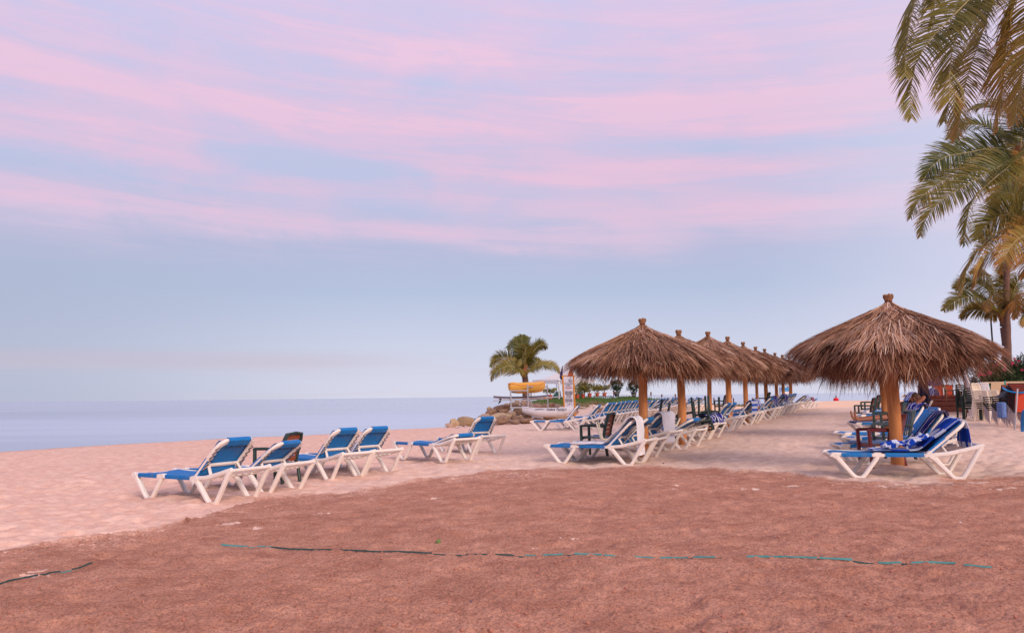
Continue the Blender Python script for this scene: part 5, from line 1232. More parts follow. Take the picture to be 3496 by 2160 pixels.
wk = aty(1869, 1402, RY - .7); o = thing('kayak', 'white tandem kayak with dark script lettering on its side, low on the rack', 'kayak', tuple(wk)); o.rotation_euler = (0, R_(0), R_(-3))
part('hull', hull_mesh(2.45, .85, .46, KWHITE, rocker=.12), o); part('gunwale', gunwale(2.45, .85, .12, mat('white_rim', (.85, .84, .86), .35), .10), o)
def text_mesh(s, size, m, shear=0., depth=.004):
    cu_ = bpy.data.curves.new('t', 'FONT'); cu_.body = s; cu_.size = size; cu_.extrude = depth; cu_.align_x = 'CENTER'; cu_.align_y = 'CENTER'; cu_.shear = shear; cu_.offset = size * .018; cu_.space_character = 1.02
    ob = bpy.data.objects.new('t', cu_); COL.objects.link(ob); dg = bpy.context.evaluated_depsgraph_get(); me = bpy.data.meshes.new_from_object(ob.evaluated_get(dg)); bpy.data.objects.remove(ob); me.materials.clear(); me.materials.append(m); me.name = 'lettering'; return me
part('lettering', text_mesh('Cobra Tandem', .155, INK, .25), o, (.44, -.432, .075), (R_(88), 0, R_(2.0)))
b = MB().use(INK); b.sweep([(-.62, -.385, .06), (-.48, -.405, .085), (-.30, -.416, .085), (-.12, -.418, .06)], .006, [.008, .03, .03, .006]); part('swoosh', b.mesh('swoosh'), o)
part('hull_shadow_line', gunwale(2.30, .80, -.02, mat('grey_shade_strip', (.45, .38, .36), .5), .14), o).name = 'shade_strip'  # grey strip along the hull, its colour stands in for a shadow line

# ------------------------------------------------------------------ bamboo sign with two flags
sg = ground_px(1927, 1427); SY = sg[1]; sign = thing('bamboo_sign', 'tall bamboo frame holding a white rules banner, flags at its top', 'sign', tuple(sg))
S_ = np.array(sign.location)
def sp(u, v, dy=0): return tuple(aty(u, v, SY + dy) - S_)
def bamboo(p, q, r, nm):
    b = MB().use(BAMBOO); n = 13; P = [tuple(np.array(p) + (np.array(q) - np.array(p)) * k / (n - 1)) for k in range(n)]; b.tube(P, [r * (1.18 if k % 3 == 0 else 1) for k in range(n)], 8); part(nm, b.mesh(nm), sign)
bamboo(sp(1928, 1429), sp(1920.5, 1281), .042, 'bamboo_post'); bamboo(sp(1964, 1420, .35), sp(1957.5, 1281, .35), .042, 'bamboo_post')
bamboo(sp(1917, 1282.5, .02), sp(1962, 1283.5, .36), .030, 'cross_bar'); bamboo(sp(1925, 1410, .02), sp(1967, 1409, .36), .028, 'cross_bar')
g = [[tuple(np.array(sp(1924.5 + 31 * i / 8 + (v - 1294) * .035, v + .6 * math.sin(i), .02 + .3 * i / 8 + .02 * math.sin(i * 1.3)))) for i in range(9)] for v in np.linspace(1293, 1394, 12)]
b = MB().use(mat('banner_vinyl', (.66, .64, .70), .6, .05)); b.sheet([r[::-1] for r in g], .006); part('banner', b.mesh('banner'), sign)
def bline(v, f0, f1, m_, th, nm='printed_line'):
    b = MB().use(m_); rr = random.Random(int(v * 10)); x = f0
    while x < f1 - .03:
        w = min(rr.uniform(.07, .17), f1 - x); P = [np.array(sp(1924.5 + 31 * q + (v - 1294) * .035, v, .02 + .3 * q - .028)) for q in (x, x + w)]
        b.sweep(P, .005, th); x += w + .025
    part(nm, b.mesh(nm), sign)
for v, f0, f1 in [(1297.5, .5, .95), (1302, .58, .92), (1309.5, .08, .95), (1314, .35, .68), (1318, .2, .85), (1337.5, .1, .96), (1341, .1, .96), (1344.5, .15, .9), (1347.5, .25, .8), (1352.5, .28, .72), (1356, .25, .75), (1362, .12, .9), (1365.5, .12, .9), (1370, .15, .85), (1388.5, .2, .85)]:
    bline(v, f0, f1, mat('grey_print', (.12, .11, .14), .7), .030)
for v in (1305.5, 1323, 1334.5, 1368): 
    b = MB().use(mat('grey_print', (.12, .11, .14))); b.sweep([np.array(sp(1924.5 + 31 * q + (v - 1294) * .035, v, .02 + .3 * q - .028)) for q in (.1, .97)], .004, .010); part('rule_line', b.mesh('rule_line'), sign)
bline(1324.5, .22, .82, REDC, .03)
b = MB().use(mat('grey_print', (.1, .1, .12))); b.sweep([np.array(sp(1924.5 + 31 * q + (v - 1294) * .035, v, .02 + .3 * q - .028)) for q, v in ((.3, 1376), (.78, 1376), (.78, 1386.5), (.3, 1386.5))], .005, .010, closed=True)
b.sweep([np.array(sp(1924.5 + 31 * q + (v - 1294) * .035, v, .02 + .3 * q - .028)) for q, v in ((.45, 1383), (.52, 1380), (.6, 1378.5))], .006, .035); part('pictogram', b.mesh('pictogram'), sign)
def flag(label, pole, cloth, m_, nm='flag'):
    t = thing(nm, label, 'flag', tuple(aty(*pole[0], SY + .1)), group='flags on the bamboo sign'); T0 = np.array(t.location)
    b = MB().use(m_ if m_ is ORANGE else STEEL); b.tube([tuple(aty(u, v, SY + .1) - T0) for u, v in pole], .016, 6); part('flagpole', b.mesh('flagpole'), t)
    g = []
    for i, (ul, ur, v) in enumerate(cloth):
        g.append([tuple(aty(ul + (ur - ul) * j / 6, v + .8 * math.sin(j), SY + .1 + .07 * math.sin(j * 1.9 + i * .7)) - T0) for j in range(7)])
    b = MB().use(m_); b.sheet(g, .004); part('cloth', b.mesh('cloth'), t); return t
flag('limp purple blue flag hanging at the left of the sign', [(1921, 1300), (1920.5, 1248)], [(1919.5, 1921, 1249), (1916, 1921, 1262), (1912.5, 1921, 1276), (1911, 1920.5, 1286), (1914, 1917.5, 1296)], mat('purple_flag', (.05, .05, .22), .9))
flag('orange flag hanging at the right top of the sign', [(1950, 1294), (1948, 1250)], [(1946, 1951, 1256), (1942, 1955, 1268), (1939, 1957, 1280), (1941, 1954, 1283)], mat('orange_flag', (.90, .16, .01), .8))

# ------------------------------------------------------------------ what stands on the grass bank
def on_bank(u, y): p = aty(u, 1355, y); return (p[0], y, float(gz(p[0], y)))
def leafy(n, box, size, seed, m, tones=(.1, .9), narrow=.3, shell=True):
    g = np.random.default_rng(seed); d = g.normal(0, 1, (n, 3)); d /= np.linalg.norm(d, axis=1)[:, None]; rad = g.uniform(.35, 1.0, n) ** .6
    lump = 1 + .22 * np.sin(d[:, 0] * 5 + seed) * np.cos(d[:, 2] * 4 + seed * 2) + .12 * np.sin(d[:, 1] * 9)
    P = d * (rad * lump)[:, None] * np.array(box) / 2
    t = d * .6 + g.normal(0, .6, (n, 3)) + [0, 0, .35]; t /= np.linalg.norm(t, axis=1)[:, None]; s = np.cross(t, g.normal(0, 1, (n, 3))); s /= np.linalg.norm(s, axis=1)[:, None]
    L_ = size * g.uniform(.6, 1.3, n)[:, None]; W = L_ * narrow
    V = np.stack([P - s * W * .15, P + s * W * .15, P + t * L_ * .5 + s * W * .5, P + t * L_ * .5 - s * W * .5, P + t * L_ + s * W * .06 - [0, 0, .1] * L_, P + t * L_ - s * W * .06 - [0, 0, .1] * L_], 1).reshape(-1, 3)
    b = np.arange(n)[:, None] * 6; Fc = np.concatenate([b + [0, 1, 2, 3], b + [3, 2, 4, 5]]); tn = np.clip(g.uniform(*tones, n) , 0, 1)
    return np_mesh('foliage', V, Fc, m, np.repeat(tn, 6))
potm = MB().use(POTR).lathe([(.12, 0), (.165, .26), (.185, .27), (.185, .32), (.155, .32), (.14, .28)], n=14).mesh('pot'); potg = MB().use(POTG).lathe([(.17, 0), (.24, .34), (.26, .34), (.26, .40), (.22, .40), (.2, .36)], n=14).mesh('pot')
def potted_palm(label, u, y, h, n, spread, seed):
    t = thing('potted_palm', label, 'potted plant', on_bank(u, y), group='potted palms on the grass bank'); part('pot', potm, t); g = random.Random(seed)
    for k in range(n):
        az = 6.28 * k / n + g.uniform(-.3, .3); el = g.uniform(1.0, 1.4); P = []; p = np.array([0, 0, .3]); a = el
        for q in range(6): P.append(p.copy()); p = p + np.array([math.sin(az) * math.cos(a), math.cos(az) * math.cos(a), math.sin(a)]) * h / 5; a -= g.uniform(.25, .5) * spread
        me, rb = frond_mesh(P, nl=10, lmax=h * .26, w=.045, droop=.5, tone=.40, seed=seed * 10 + k, tipbrown=.2, rw=.014, start=.3); f = part('frond', me, t); part('midrib', rb, f)
potted_palm('small bushy palm in a terracotta pot left of the bamboo sign', 1879, 60, .75, 8, .9, 1)
potted_palm('tall arching palm in a terracotta pot right behind the bamboo sign', 1971, 61, 1.55, 9, 1.1, 2)
potted_palm('low palm in a terracotta pot beside the reddish post', 1990, 62, .85, 7, .9, 3)
potted_palm('open palm in a terracotta pot with spreading leaves', 2013, 63, 1.25, 9, 1.25, 4)
potted_palm('small palm in a terracotta pot, second from the right', 2039, 64, .8, 8, .8, 5)
potted_palm('small palm in a terracotta pot at the right end of the palms', 2064, 64.5, .82, 9, .6, 6)
for u, y, lab, sd in ((2106, 65.0, 'round green bush in a dark grey pot, left one', 3), (2164, 66, 'looser green bush in a dark grey pot, right one', 9)):
    t = thing('potted_bush', lab, 'potted plant', on_bank(u, y), group='bushes in dark pots on the grass bank'); part('pot', potg, t)
    b = MB().use(BARK); b.tube([(0, 0, .3), (.03, .02, .6), (-.02, 0, .85)], .02, 6); part('stem', b.mesh('stem'), t)
    part('foliage', leafy(950, (.92, .9, .95), .13, sd, OLE, (.0, .6), .55), t, (-.03, 0, .88))
fence = thing('rope_fence', 'reddish wooden posts linked by a thin rope along the grass bank', 'fence', on_bank(1911, 62)); FO = np.array(fence.location); tops = []
fmesh = MB().use(BROWNPOST).tube([(0, 0, -.15), (0, 0, .5), (.01, 0, .95)], .058, 9).mesh('post')
for u, v, y in ((1911, 1334, 62), (1957, 1329, 62), (1996, 1327, 63), (2095, 1332, 64), (2182, 1342, 66), (2222, 1337, 67), (2259, 1346, 67.5), (2305, 1344, 68.5), (2379, 1354, 71), (2437, 1357, 73), (2504, 1358, 76), (2568, 1357.5, 79)):
    p = aty(u, v, y); z0 = float(gz(p[0], y)); o = part('post', fmesh, fence, tuple(np.array([p[0], y, z0]) - FO)); o.scale = (1, 1, max(.45, (p[2] - z0) / .95)); tops.append(np.array([p[0], y, z0 + (p[2] - z0) * .75]) - FO)
for a, c_ in zip(tops[:-1], tops[1:]):
    b = MB().use(ROPE); b.tube([tuple(a + (c_ - a) * f - np.array([0, 0, .16 * math.sin(math.pi * f)])) for f in np.linspace(0, 1, 9)], .012, 5); part('rope', b.mesh('rope'), fence)
# canopy
cy = 72.0; c0 = on_bank(1930, cy); can = thing('canopy', 'white peaked canvas canopy on slim posts behind the bamboo sign', 'canopy', c0); CO = np.array(c0)
def cp(u, v, y): return np.array(aty(u, v, y)) - CO
A, B_, C_, D_ = cp(1818, 1297, cy - 1.5), cp(1958, 1297, cy - 4.5), cp(2030, 1294, cy + .5), cp(1900, 1296, cy + 3.5); AP = cp(1933, 1249, cy - .5)
b = MB().use(CANVAS)
for p, q in ((A, B_), (B_, C_), (C_, D_), (D_, A)):
    g = []
    for i in range(9):
        f = i / 8; row = []
        for j in range(9):
            e = p + (q - p) * j / 8; w = AP + (e - AP) * f; w = w - np.array([0, 0, .45 * math.sin(math.pi * f) * (1 - .3 * abs(j / 4 - 1))]); row.append(tuple(w))
        g.append(row)
    b.sheet(g, .01)
part('roof', b.mesh('roof'), can)
b = MB().use(CANVAS)
for p, q in ((A, B_), (B_, C_)): b.sheet([[tuple(p + (q - p) * f - np.array([0, 0, dz * (1 + .15 * (k % 2))])) for k, f in enumerate(np.linspace(0, 1, 25))] for dz in (0, .14, .30)], .004)
part('valance', b.mesh('valance'), can)
for p in (A + (AP - A) * .05, B_, C_, D_):
    b = MB().use(KWHITE); gxy = p + CO; zb = float(gz(gxy[0], gxy[1])) - CO[2] - .1; b.tube([(p[0], p[1], zb), tuple(p)], .05, 8); part('post', b.mesh('post'), can)
t = thing('lamp_post', 'short white post with a rounded head beside the flags', 'lamp post', on_bank(1909, 60)); zt = aty(1909, 1293, 60)[2] - t.location[2]
part('post', MB().use(KWHITE).lathe([(.05, 0), (.05, zt * .55), (.09, zt * .6), (.06, zt * .7), (.11, zt * .8), (.06, zt * .86)], n=10).mesh('post'), t); part('lamp_head', MB().use(KWHITE).lathe([(.07, zt * .86), (.16, zt * .91), (.17, zt * .96), (.08, zt * 1.0)], n=12).mesh('lamp_head'), t)
def hump(label, u0, u1, v0, y, m_):
    p0 = on_bank(u0, y); p1 = on_bank(u1, y); w = p1[0] - p0[0]; h = aty(u0, v0, y)[2] - p0[2]; b = MB().use(m_); g = []
    for i in range(15):
        f = i / 14; row = []
        for j in range(9):
            e = j / 8; row.append((w * f, (e - .5) * 2.2, h * (math.sin(math.pi * f) ** .45) * (math.sin(math.pi * e) ** .6) * (1 + .08 * math.sin(i * 1.7 + j))))
        g.append(row[::-1])
    b.sheet(g, .01); return solo('tarpaulin', b.mesh('tarpaulin'), label, 'tarpaulin', p0, group='green tarpaulins on the bank')
hump('green tarpaulin heap seen left of the bamboo sign', 1884, 1922, 1336, 66, mat('green_tarp', (.01, .075, .05), .5, .15)); hump('green tarpaulin heap seen right of the bamboo sign', 1958, 2000, 1333, 68, MATS['green_tarp'])
# grass blades
def grass():
    g = np.random.default_rng(5); n = 26000; x = g.uniform(-1, 31, n); y = g.uniform(44, 80, n); mo = mound(x, y)
    ok = ((mo > .28 + .25 * g.random(n)) | (np.hypot((x - 20.5) / 4, (y - 71) / 4) < 1.0)) & (shore_dist(x, y) < -.3); x, y = x[ok], y[ok]; z = gz(x, y); n = len(x)
    h = g.uniform(.05, .12, n); a = g.uniform(0, 3.14, n); w = .035; dx, dy = np.cos(a) * w, np.sin(a) * w; lx, ly = g.normal(0, .03, n), g.normal(0, .03, n)
    V = np.stack([np.stack([x - dx, y - dy, z - .02], -1), np.stack([x + dx, y + dy, z - .02], -1), np.stack([x + lx, y + ly, z + h], -1)], 1).reshape(-1, 3)
    o = part('grass', np_mesh('grass', V, np.arange(3 * n).reshape(-1, 3), GRASSB, np.repeat(g.uniform(0, .75, n), 3)), kind='stuff'); o['label'] = 'short green grass covering the bank beyond the loungers'; o['category'] = 'grass'
grass()
p = ground_px(2475, 1386); t = thing('shrub', 'low rounded green shrub past the far end of the packed lounger row', 'shrub', tuple(p)); part('foliage', leafy(2600, (2.1, 1.4, .95), .15, 21, OLE, (.1, .95), .4), t, (0, 0, .45))
b = MB().use(BARK)
for q in range(4): b.tube([(0, 0, -.05), ((q - 1.5) * .25, .1, .4)], .03, 5)
part('stem', b.mesh('stem'), t)
# notice board
p = aty(2677, 1330, 52.0); z0 = float(gz(p[0], 52)); nb = thing('notice_board', 'blue and white notice board on posts beyond the umbrella row', 'sign', (p[0], 52, z0)); O_ = np.array(nb.location)
def q_(u, v, dy=0): return tuple(np.array(aty(u, v, 52 + dy)) - O_)
def pl(u0, u1, v0, v1, m_, nm, dy=0, t_=.04):
    a, c_ = np.array(q_(u0, v0, dy)), np.array(q_(u1, v1, dy)); b = MB().use(m_); b.box(tuple((a + c_) / 2), (abs(c_[0] - a[0]), t_, abs(a[2] - c_[2]))); part(nm, b.mesh(nm), nb)
pl(2660, 2695, 1321, 1347, KWHITE, 'panel'); pl(2667, 2693.5, 1322, 1335, mat('sky_blue_print', (.05, .30, .62), .5), 'blue_field', -.04, .02); pl(2660.5, 2666.5, 1322, 1344, mat('sky_blue_dark', (.02, .22, .55), .5), 'blue_strip', -.04, .02)
for k in range(6): pl(2662.3, 2664.6, 1325 + k * 3, 1326.5 + k * 3, KWHITE, 'white_mark', -.065, .02)
pl(2687, 2691.5, 1318, 1322, mat('grey_print'  , (.1, .1, .1)), 'emblem', -.02, .02)
for u in (2664, 2691): a = np.array(q_(u, 1335, .05)); b = MB().use(KWHITE); b.tube([(a[0], a[1], -.2), (a[0], a[1], a[2] + .1)], .04, 8); part('post', b.mesh('post'), nb)
# ------------------------------------------------------------------ right hand background
def gp_(u, y): p = aty(u, 1400, y); return (p[0], y, float(gz(p[0], y)))
# red terrace wall with brick coping
a, c_ = gp_(3168, 33.5), gp_(3420, 32.0); w = thing('terrace_wall', 'low red terrace wall with stepped bands and a brick coping', 'wall', a, math.atan2(c_[1] - a[1], c_[0] - a[0])); Lw = math.hypot(c_[0] - a[0], c_[1] - a[1]); TH = aty(3200, 1348, 33.3)[2] - a[2]
for i, (z0, z1, d) in enumerate(((-.3, TH * .36, .02), (TH * .375, TH * .64, .0), (TH * .655, TH * .80, -.02))):
    b = MB().use(PLASTER); b.box((Lw / 2, .25 + d, (z0 + z1) / 2), (Lw, .5 - d * 2, z1 - z0), bev=.012); part('plaster_band', b.mesh('plaster_band'), w)
b = MB().use(mat('dark_joint', (.06, .02, .015), .9)); b.box((Lw / 2, .28, TH * .4), (Lw - .02, .46, TH * .78)); part('wall_core', b.mesh('wall_core'), w)
bb = MB().use(BRICKM); rr = random.Random(2); n = int(Lw / .075)
for k in range(n): bb.box(((k + .5) * Lw / n, .24 + rr.uniform(-.004, .004), TH * .905 + rr.uniform(-.003, .003)), (Lw / n - .012, .52, TH * .17), bev=.005)
part('brick_coping', bb.mesh('brick_coping'), w, kind='stuff')
b = MB().use(mat('mortar', (.30, .22, .18), .9)); b.box((Lw / 2, .24, TH * .90), (Lw - .01, .49, TH * .15)); part('mortar_bed', b.mesh('mortar_bed'), w)
def add_floor():
    b = MB().use(PLASTER); b.box((15, 0, 0), (40, 10, .3)); o = part('terrace_floor', b.mesh('terrace_floor'), kind='structure'); o.location = (a[0] + .9, a[1] + 5.6, a[2] + TH * .9 - .16); o.rotation_euler = (0, 0, w.rotation_euler.z)
b = MB().use(PLASTER); b.box((3.2, 2.55, 0), (6.2, 4.0, .2)); o = part('terrace_floor', b.mesh('terrace_floor'), kind='structure'); o.location = (a[0] - .05, a[1], a[2] + TH * .78); o.rotation_euler = (0, 0, w.rotation_euler.z)
tz = a[2] + TH * .78 + .1
# cream planter wall with oleander
a2 = aty(3356, 1303, 30.0); c2 = aty(3760, 1297, 28.5); zt = a2[2]; z0 = float(gz(a2[0], 30)) - .2; Lp = math.hypot(c2[0] - a2[0], c2[1] - a2[1]); pw = thing('planter_wall', 'cream plastered planter wall under the oleander', 'wall', (a2[0], 30.0, z0), math.atan2(c2[1] - 30, c2[0] - a2[0]))
b = MB().use(CREAMW); b.box((Lp / 2, .12, (zt - z0) / 2 + .25), (Lp, .24, zt - z0 - .5), bev=.015); b.box((.12, 1.2, (zt - z0) / 2), (.24, 2.0, zt - z0 - .01), bev=.015); part('wall_face', b.mesh('wall_face'), pw)
b = MB().use(PLASTER); b.box((Lp / 2, .04, .26), (Lp - .02, .42, .52), bev=.015); part('plinth', b.mesh('plinth'), pw)
b = MB().use(BARK); b.box((Lp / 2, 1.2, zt - z0 - .15), (Lp - .5, 1.9, .1)); part('soil', b.mesh('soil'), pw)
ol = thing('oleander', 'oleander bush with pink flowers growing in the cream planter', 'bush', (a2[0], 30.9, zt - .1))
OO = np.array(ol.location)
for k, (u, v, y, bx, n) in enumerate(((3398, 1283, 31, (1.0, 1.0, .9), 1500), (3440, 1278, 31.2, (1.2, 1.1, 1.0), 1900), (3480, 1280, 31, (1.0, 1.1, .95), 1500), (3362, 1277, 31, (.7, .8, .7), 420), (3492, 1250, 31.2, (.5, .6, .9), 260), (3420, 1292, 30.7, (1.6, .8, .5), 1100), (3540, 1275, 30.8, (1.4, 1.1, 1.2), 1400))):
    part('foliage', leafy(n, bx, .20, 30 + k, OLE, (.05, .95), .16), ol, tuple(aty(u, v, y) - OO))
g = random.Random(4); b = MB().use(OLE); b.shade = .3
for k in range(34):
    u = g.uniform(3350, 3496); y = g.uniform(30.6, 31.6); v = g.uniform(1218, 1275) + (20 if u < 3380 else 0); p = aty(u, v, y) - OO; b.tube([(p[0] * .8 + .25, p[1], -.1), tuple(p * .9), tuple(p)], .007, 4)
    b.shade = g.uniform(.1, .5)
part('stems', b.mesh('stems'), ol).name = 'branches'
fm = MB().use(PINK)
for k in range(5): A_ = k * 1.2566; fm.add([(0, 0, 0), (.05 * math.cos(A_ - .5), .05 * math.sin(A_ - .5), .02), (.075 * math.cos(A_), .075 * math.sin(A_), .01), (.05 * math.cos(A_ + .5), .05 * math.sin(A_ + .5), .02)], [(0, 1, 2, 3)])
fm = fm.mesh('flower', smooth=False)
for u, v in ((3338, 1279), (3341, 1282), (3357, 1276), (3382, 1274), (3380, 1276), (3402, 1241), (3404, 1244), (3429, 1248), (3432, 1250), (3427, 1246), (3455, 1240), (3458, 1238), (3476, 1232), (3480, 1233), (3462, 1225), (3430, 1262), (3488, 1262), (3352, 1262), (3395, 1252), (3347, 1271), (3378, 1271), (3417, 1232), (3345, 1276), (3361, 1279), (3470, 1246), (3455, 1244)):
    for q in range(2):
        o = part('flower', fm, ol, tuple(aty(u + g.uniform(-2.5, 2.5), v + g.uniform(-2, 2), 30.45) - OO), (g.uniform(.6, 1.9), g.uniform(-.6, .6), g.uniform(0, 3))); o.scale = (.85,) * 3
t = thing('pole', 'thin dark pole standing behind the small palm', 'pole', gp_(3405, 34)); zt2 = aty(3405, 1065, 34)[2] - t.location[2]
part('shaft', MB().use(BLACKM).tube([(0, 0, 0), (0, 0, zt2)], .035, 8).mesh('shaft'), t); part('base', MB().use(BLACKM).lathe([(.12, 0), (.12, .05), (.05, .12)], n=10).mesh('base'), t)
# stacked resin chairs
def stack(u, y, n, rz, m_, slm, labf, group, dz=.075, sc_=1.):
    p = gp_(u, y); base = armchair(labf(0, n), (p[0], y, p[2]), rz, m=m_, slatm=slm, group=group)
    for k in range(1, n):
        c = copy_tree(base); c.location = (p[0] + .010 * k * math.cos(R_(rz)), y + .010 * k * math.sin(R_(rz)), p[2] + dz * k); c['label'] = labf(k, n)
def lab(desc):
    return lambda k, n: (f'lowest chair of {desc}' if k == 0 else f'topmost chair of {desc}' if k == n - 1 else f'{ordn(k)} chair from the bottom in {desc}')
GG = mat('dark_green_monobloc', (.012, .030, .026), .4, .15)
stack(3306, 28.8, 8, 35, GG, GG, lab('the tall dark green stack left of the white chairs'), 'stacked dark green chairs')
stack(3318, 26.8, 3, 60, GG, GG, lab('the short dark green stack before the white chairs'), 'stacked dark green chairs', .08)
stack(3333, 27.8, 5, 25, CREAM, CREAM, lab('the low cream stack next to the green chairs'), 'stacked white and cream chairs', .08)
stack(3350, 27.5, 9, 160, KWHITE, KWHITE, lab('the tall white stack in the middle'), 'stacked white and cream chairs', .07)
stack(3368, 26.2, 6, 115, CREAM, CREAM, lab('the cream stack with its slatted backs to the beach'), 'stacked white and cream chairs', .065)
# leaning parasols and rolled cloth behind the green stack
def closed_parasol(label, u, y, zb, h, r, m_, tilt, group=None, pole=True):
    p = aty(u, 1400, y); t = thing('closed_parasol', label, 'parasol', (p[0], y, zb), group=group); t.rotation_euler = (R_(tilt[0]), R_(tilt[1]), 0)
    b = MB().use(m_); n = 20; prof = [(r * .55, h * .28), (r, h * .36), (r * .85, h * .55), (r * .6, h * .8), (r * .18, h * .98), (.01, h)]; vs = []
    for i, (rr_, z) in enumerate(prof):
        for k in range(n): A_ = 6.283 * k / n; q = rr_ * (1 + .22 * (1 if k % 2 else -1)); vs.append((q * math.cos(A_), q * math.sin(A_), z + (.03 if k % 4 == 0 and i == 0 else 0)))
    b.add(vs, [(i * n + k, i * n + (k + 1) % n, (i + 1) * n + (k + 1) % n, (i + 1) * n + k) for i in range(len(prof) - 1) for k in range(n)]); part('folded_canopy', b.mesh('folded_canopy'), t)
    part('pole', MB().use(STEEL).tube([(0, 0, 0), (0, 0, h * .97)], .02, 8).mesh('pole'), t); part('strap', MB().use(BLACKM).tube([(r * .95 * math.cos(q), r * .95 * math.sin(q), h * .5) for q in np.linspace(0, 6.283, 13)[:-1]], .012, 5, closed=True).mesh('strap'), t); return t
z3 = aty(3325, 1287, 29)[2]; closed_parasol('folded dark green parasol leaning behind the chair stacks', 3318, 29.4, float(gz(17, 29)) + .1, z3 - float(gz(17, 29)) - .05, .17, mat('parasol_green', (.006, .05, .035), .8), (0, 6))
closed_parasol('second folded dark green parasol lying lower behind the stacks', 3330, 29.2, .42, 1.25, .15, MATS['parasol_green'], (0, 30))
closed_parasol('dark navy folded parasol standing beside the terrace wall', 3160, 29.5, float(gz(15.4, 29.5)), 1.75, .19, mat('navy_canvas', (.012, .010, .035), .8), (0, -2))
def pat():
    m = bpy.data.materials.new('purple_pattern'); m.use_nodes = True; t = NT(m.node_tree); b = t.n['Principled BSDF']; tc = t.node('ShaderNodeTexCoord'); t.put(b.inputs['Base Color'], t.ramp(t.noise(tc.outputs['Object'], 7, 3, .6, 1.5), [(.38, (.07, .03, .22)), (.5, (.10, .08, .42)), (.58, (.45, .42, .62)), (.66, (.22, .12, .30))], 'EASE')); b.inputs['Roughness'].default_value = .85; return m
closed_parasol('folded parasol with purple and white pattern on the terrace edge', 3183, 34.6, tz, 1.55, .24, pat(), (2, 8))
closed_parasol('slim bright blue folded parasol standing on the terrace', 3213, 36, tz, 1.35, .09, BOARDB, (0, 4))
b = MB().use(ST_LONG)
p = aty(3193, 1341, 34.2); sl = bpy.data.objects.new('x', None)
class _D: pass
dd = _D(); dd.location = (p[0] - .1, 34.2, tz); dd.rotation_euler = _D(); dd.rotation_euler.z = .3
towel([(-.15, 0.02), (-.05, .28), (.05, .34), (.16, .26), (.22, .02)], -.12, .14, ST_LONG, 'blue and white bag sitting on the terrace edge', 'bag', dd, name='beach_bag', wr=.02, seed=3)
# tables and red chairs on the terrace
RS = mat('red_sling', (.60, .07, .03), .8, .12)
def sling_chair(label, loc, rz, group, m_=BLACKM):
    t = thing('sling_chair', label, 'chair', loc, R_(rz), group)
    if 'sc' not in _C:
        d = {}; b = MB().use(RS); b.sheet([[(.235 + (z - .42) * .2, y, z) for y in (-.22, -.1, 0, .1, .22)] for z in (.42, .55, .7, .85, .99)], .008); b.box((0, 0, .42), (.46, .44, .012)); d['sling'] = b.mesh('sling')
        b = MB().use(BLACKM); b.tube([(.22, -.24, .42), (.35, -.24, 1.0), (.35, .24, 1.0), (.22, .24, .42)], .016, 6); b.tube([(-.23, -.24, .42), (.23, -.24, .42), (.23, .24, .42), (-.23, .24, .42)], .015, 6, closed=True); d['frame'] = b.mesh('frame')
        b = MB().use(mat('pale_leg', (.42, .36, .38), .5)); b.tube([(0, 0, 0), (0, 0, .42)], .016, 6); d['leg'] = b.mesh('leg')
        b = MB().use(BLACKM); b.tube([(-.23, 0, .42), (-.23, 0, .64), (.27, 0, .66)], .015, 6); d['arm'] = b.mesh('armrest'); _C['sc'] = d
    d = _C['sc']; part('sling', d['sling'], t); part('frame', d['frame'], t)
    for x in (-.22, .22):
        for y in (-.23, .23): part('leg', d['leg'], t, (x, y, 0))
    for y in (-.25, .25): part('armrest', d['arm'], t, (0, y, 0))
    return t
for k, (u, y, rz, lb) in enumerate(((3206, 35.6, 250, 'red seated chair at the left side of the terrace table'), (3230, 35.8, 270, 'red seated chair right of the white terrace post'))):
    p = aty(u, 1400, y); sling_chair(lb, (p[0], y, tz - .42), rz, 'red chairs on the terrace').scale = (.9, .9, .9)
p = aty(3245, 1400, 35.4); o = armchair('dark chair with wood-look back seen side on upon the terrace', (p[0], 35.4, tz - .40), 175)
def flat_board(label, pts, wd, m_, m2=None, cat='board', nm='board'):
    """long flat board between two points"""
    p, q = np.array(aty(*pts[0])), np.array(aty(*pts[1])); L_ = float(np.linalg.norm(q - p)); me = board_mesh(L_, wd, .05, m_, m2)
    o = solo(nm, me, label, cat, tuple((p + q) / 2)); d = Vector(q - p).normalized(); o.rotation_euler = d.to_track_quat('X', 'Z').to_euler(); return o
flat_board('thin red board lying tilted across the terrace chairs', ((3196, 1329, 35.5), (3236, 1317, 35.9)), .22, BOARDR)
p = aty(3221, 1347, 35.0); b = MB().use(KWHITE); b.tube([(0, 0, 0), (.01, 0, aty(3221, 1322, 35)[2] - tz)], .03, 8); solo('post', b.mesh('post'), 'short white post in front of the red terrace chairs', 'post', (p[0], 35, tz))
flat_board('yellow board lying beyond the reclining man, left piece', ((3091, 1353, 38), (3109, 1356, 39)), .5, YELLOWB, nm='yellow_board'); flat_board('yellow board lying beside the navy parasol, right piece', ((3122, 1350, 38), (3143, 1357, 39)), .55, YELLOWB, nm='yellow_board')
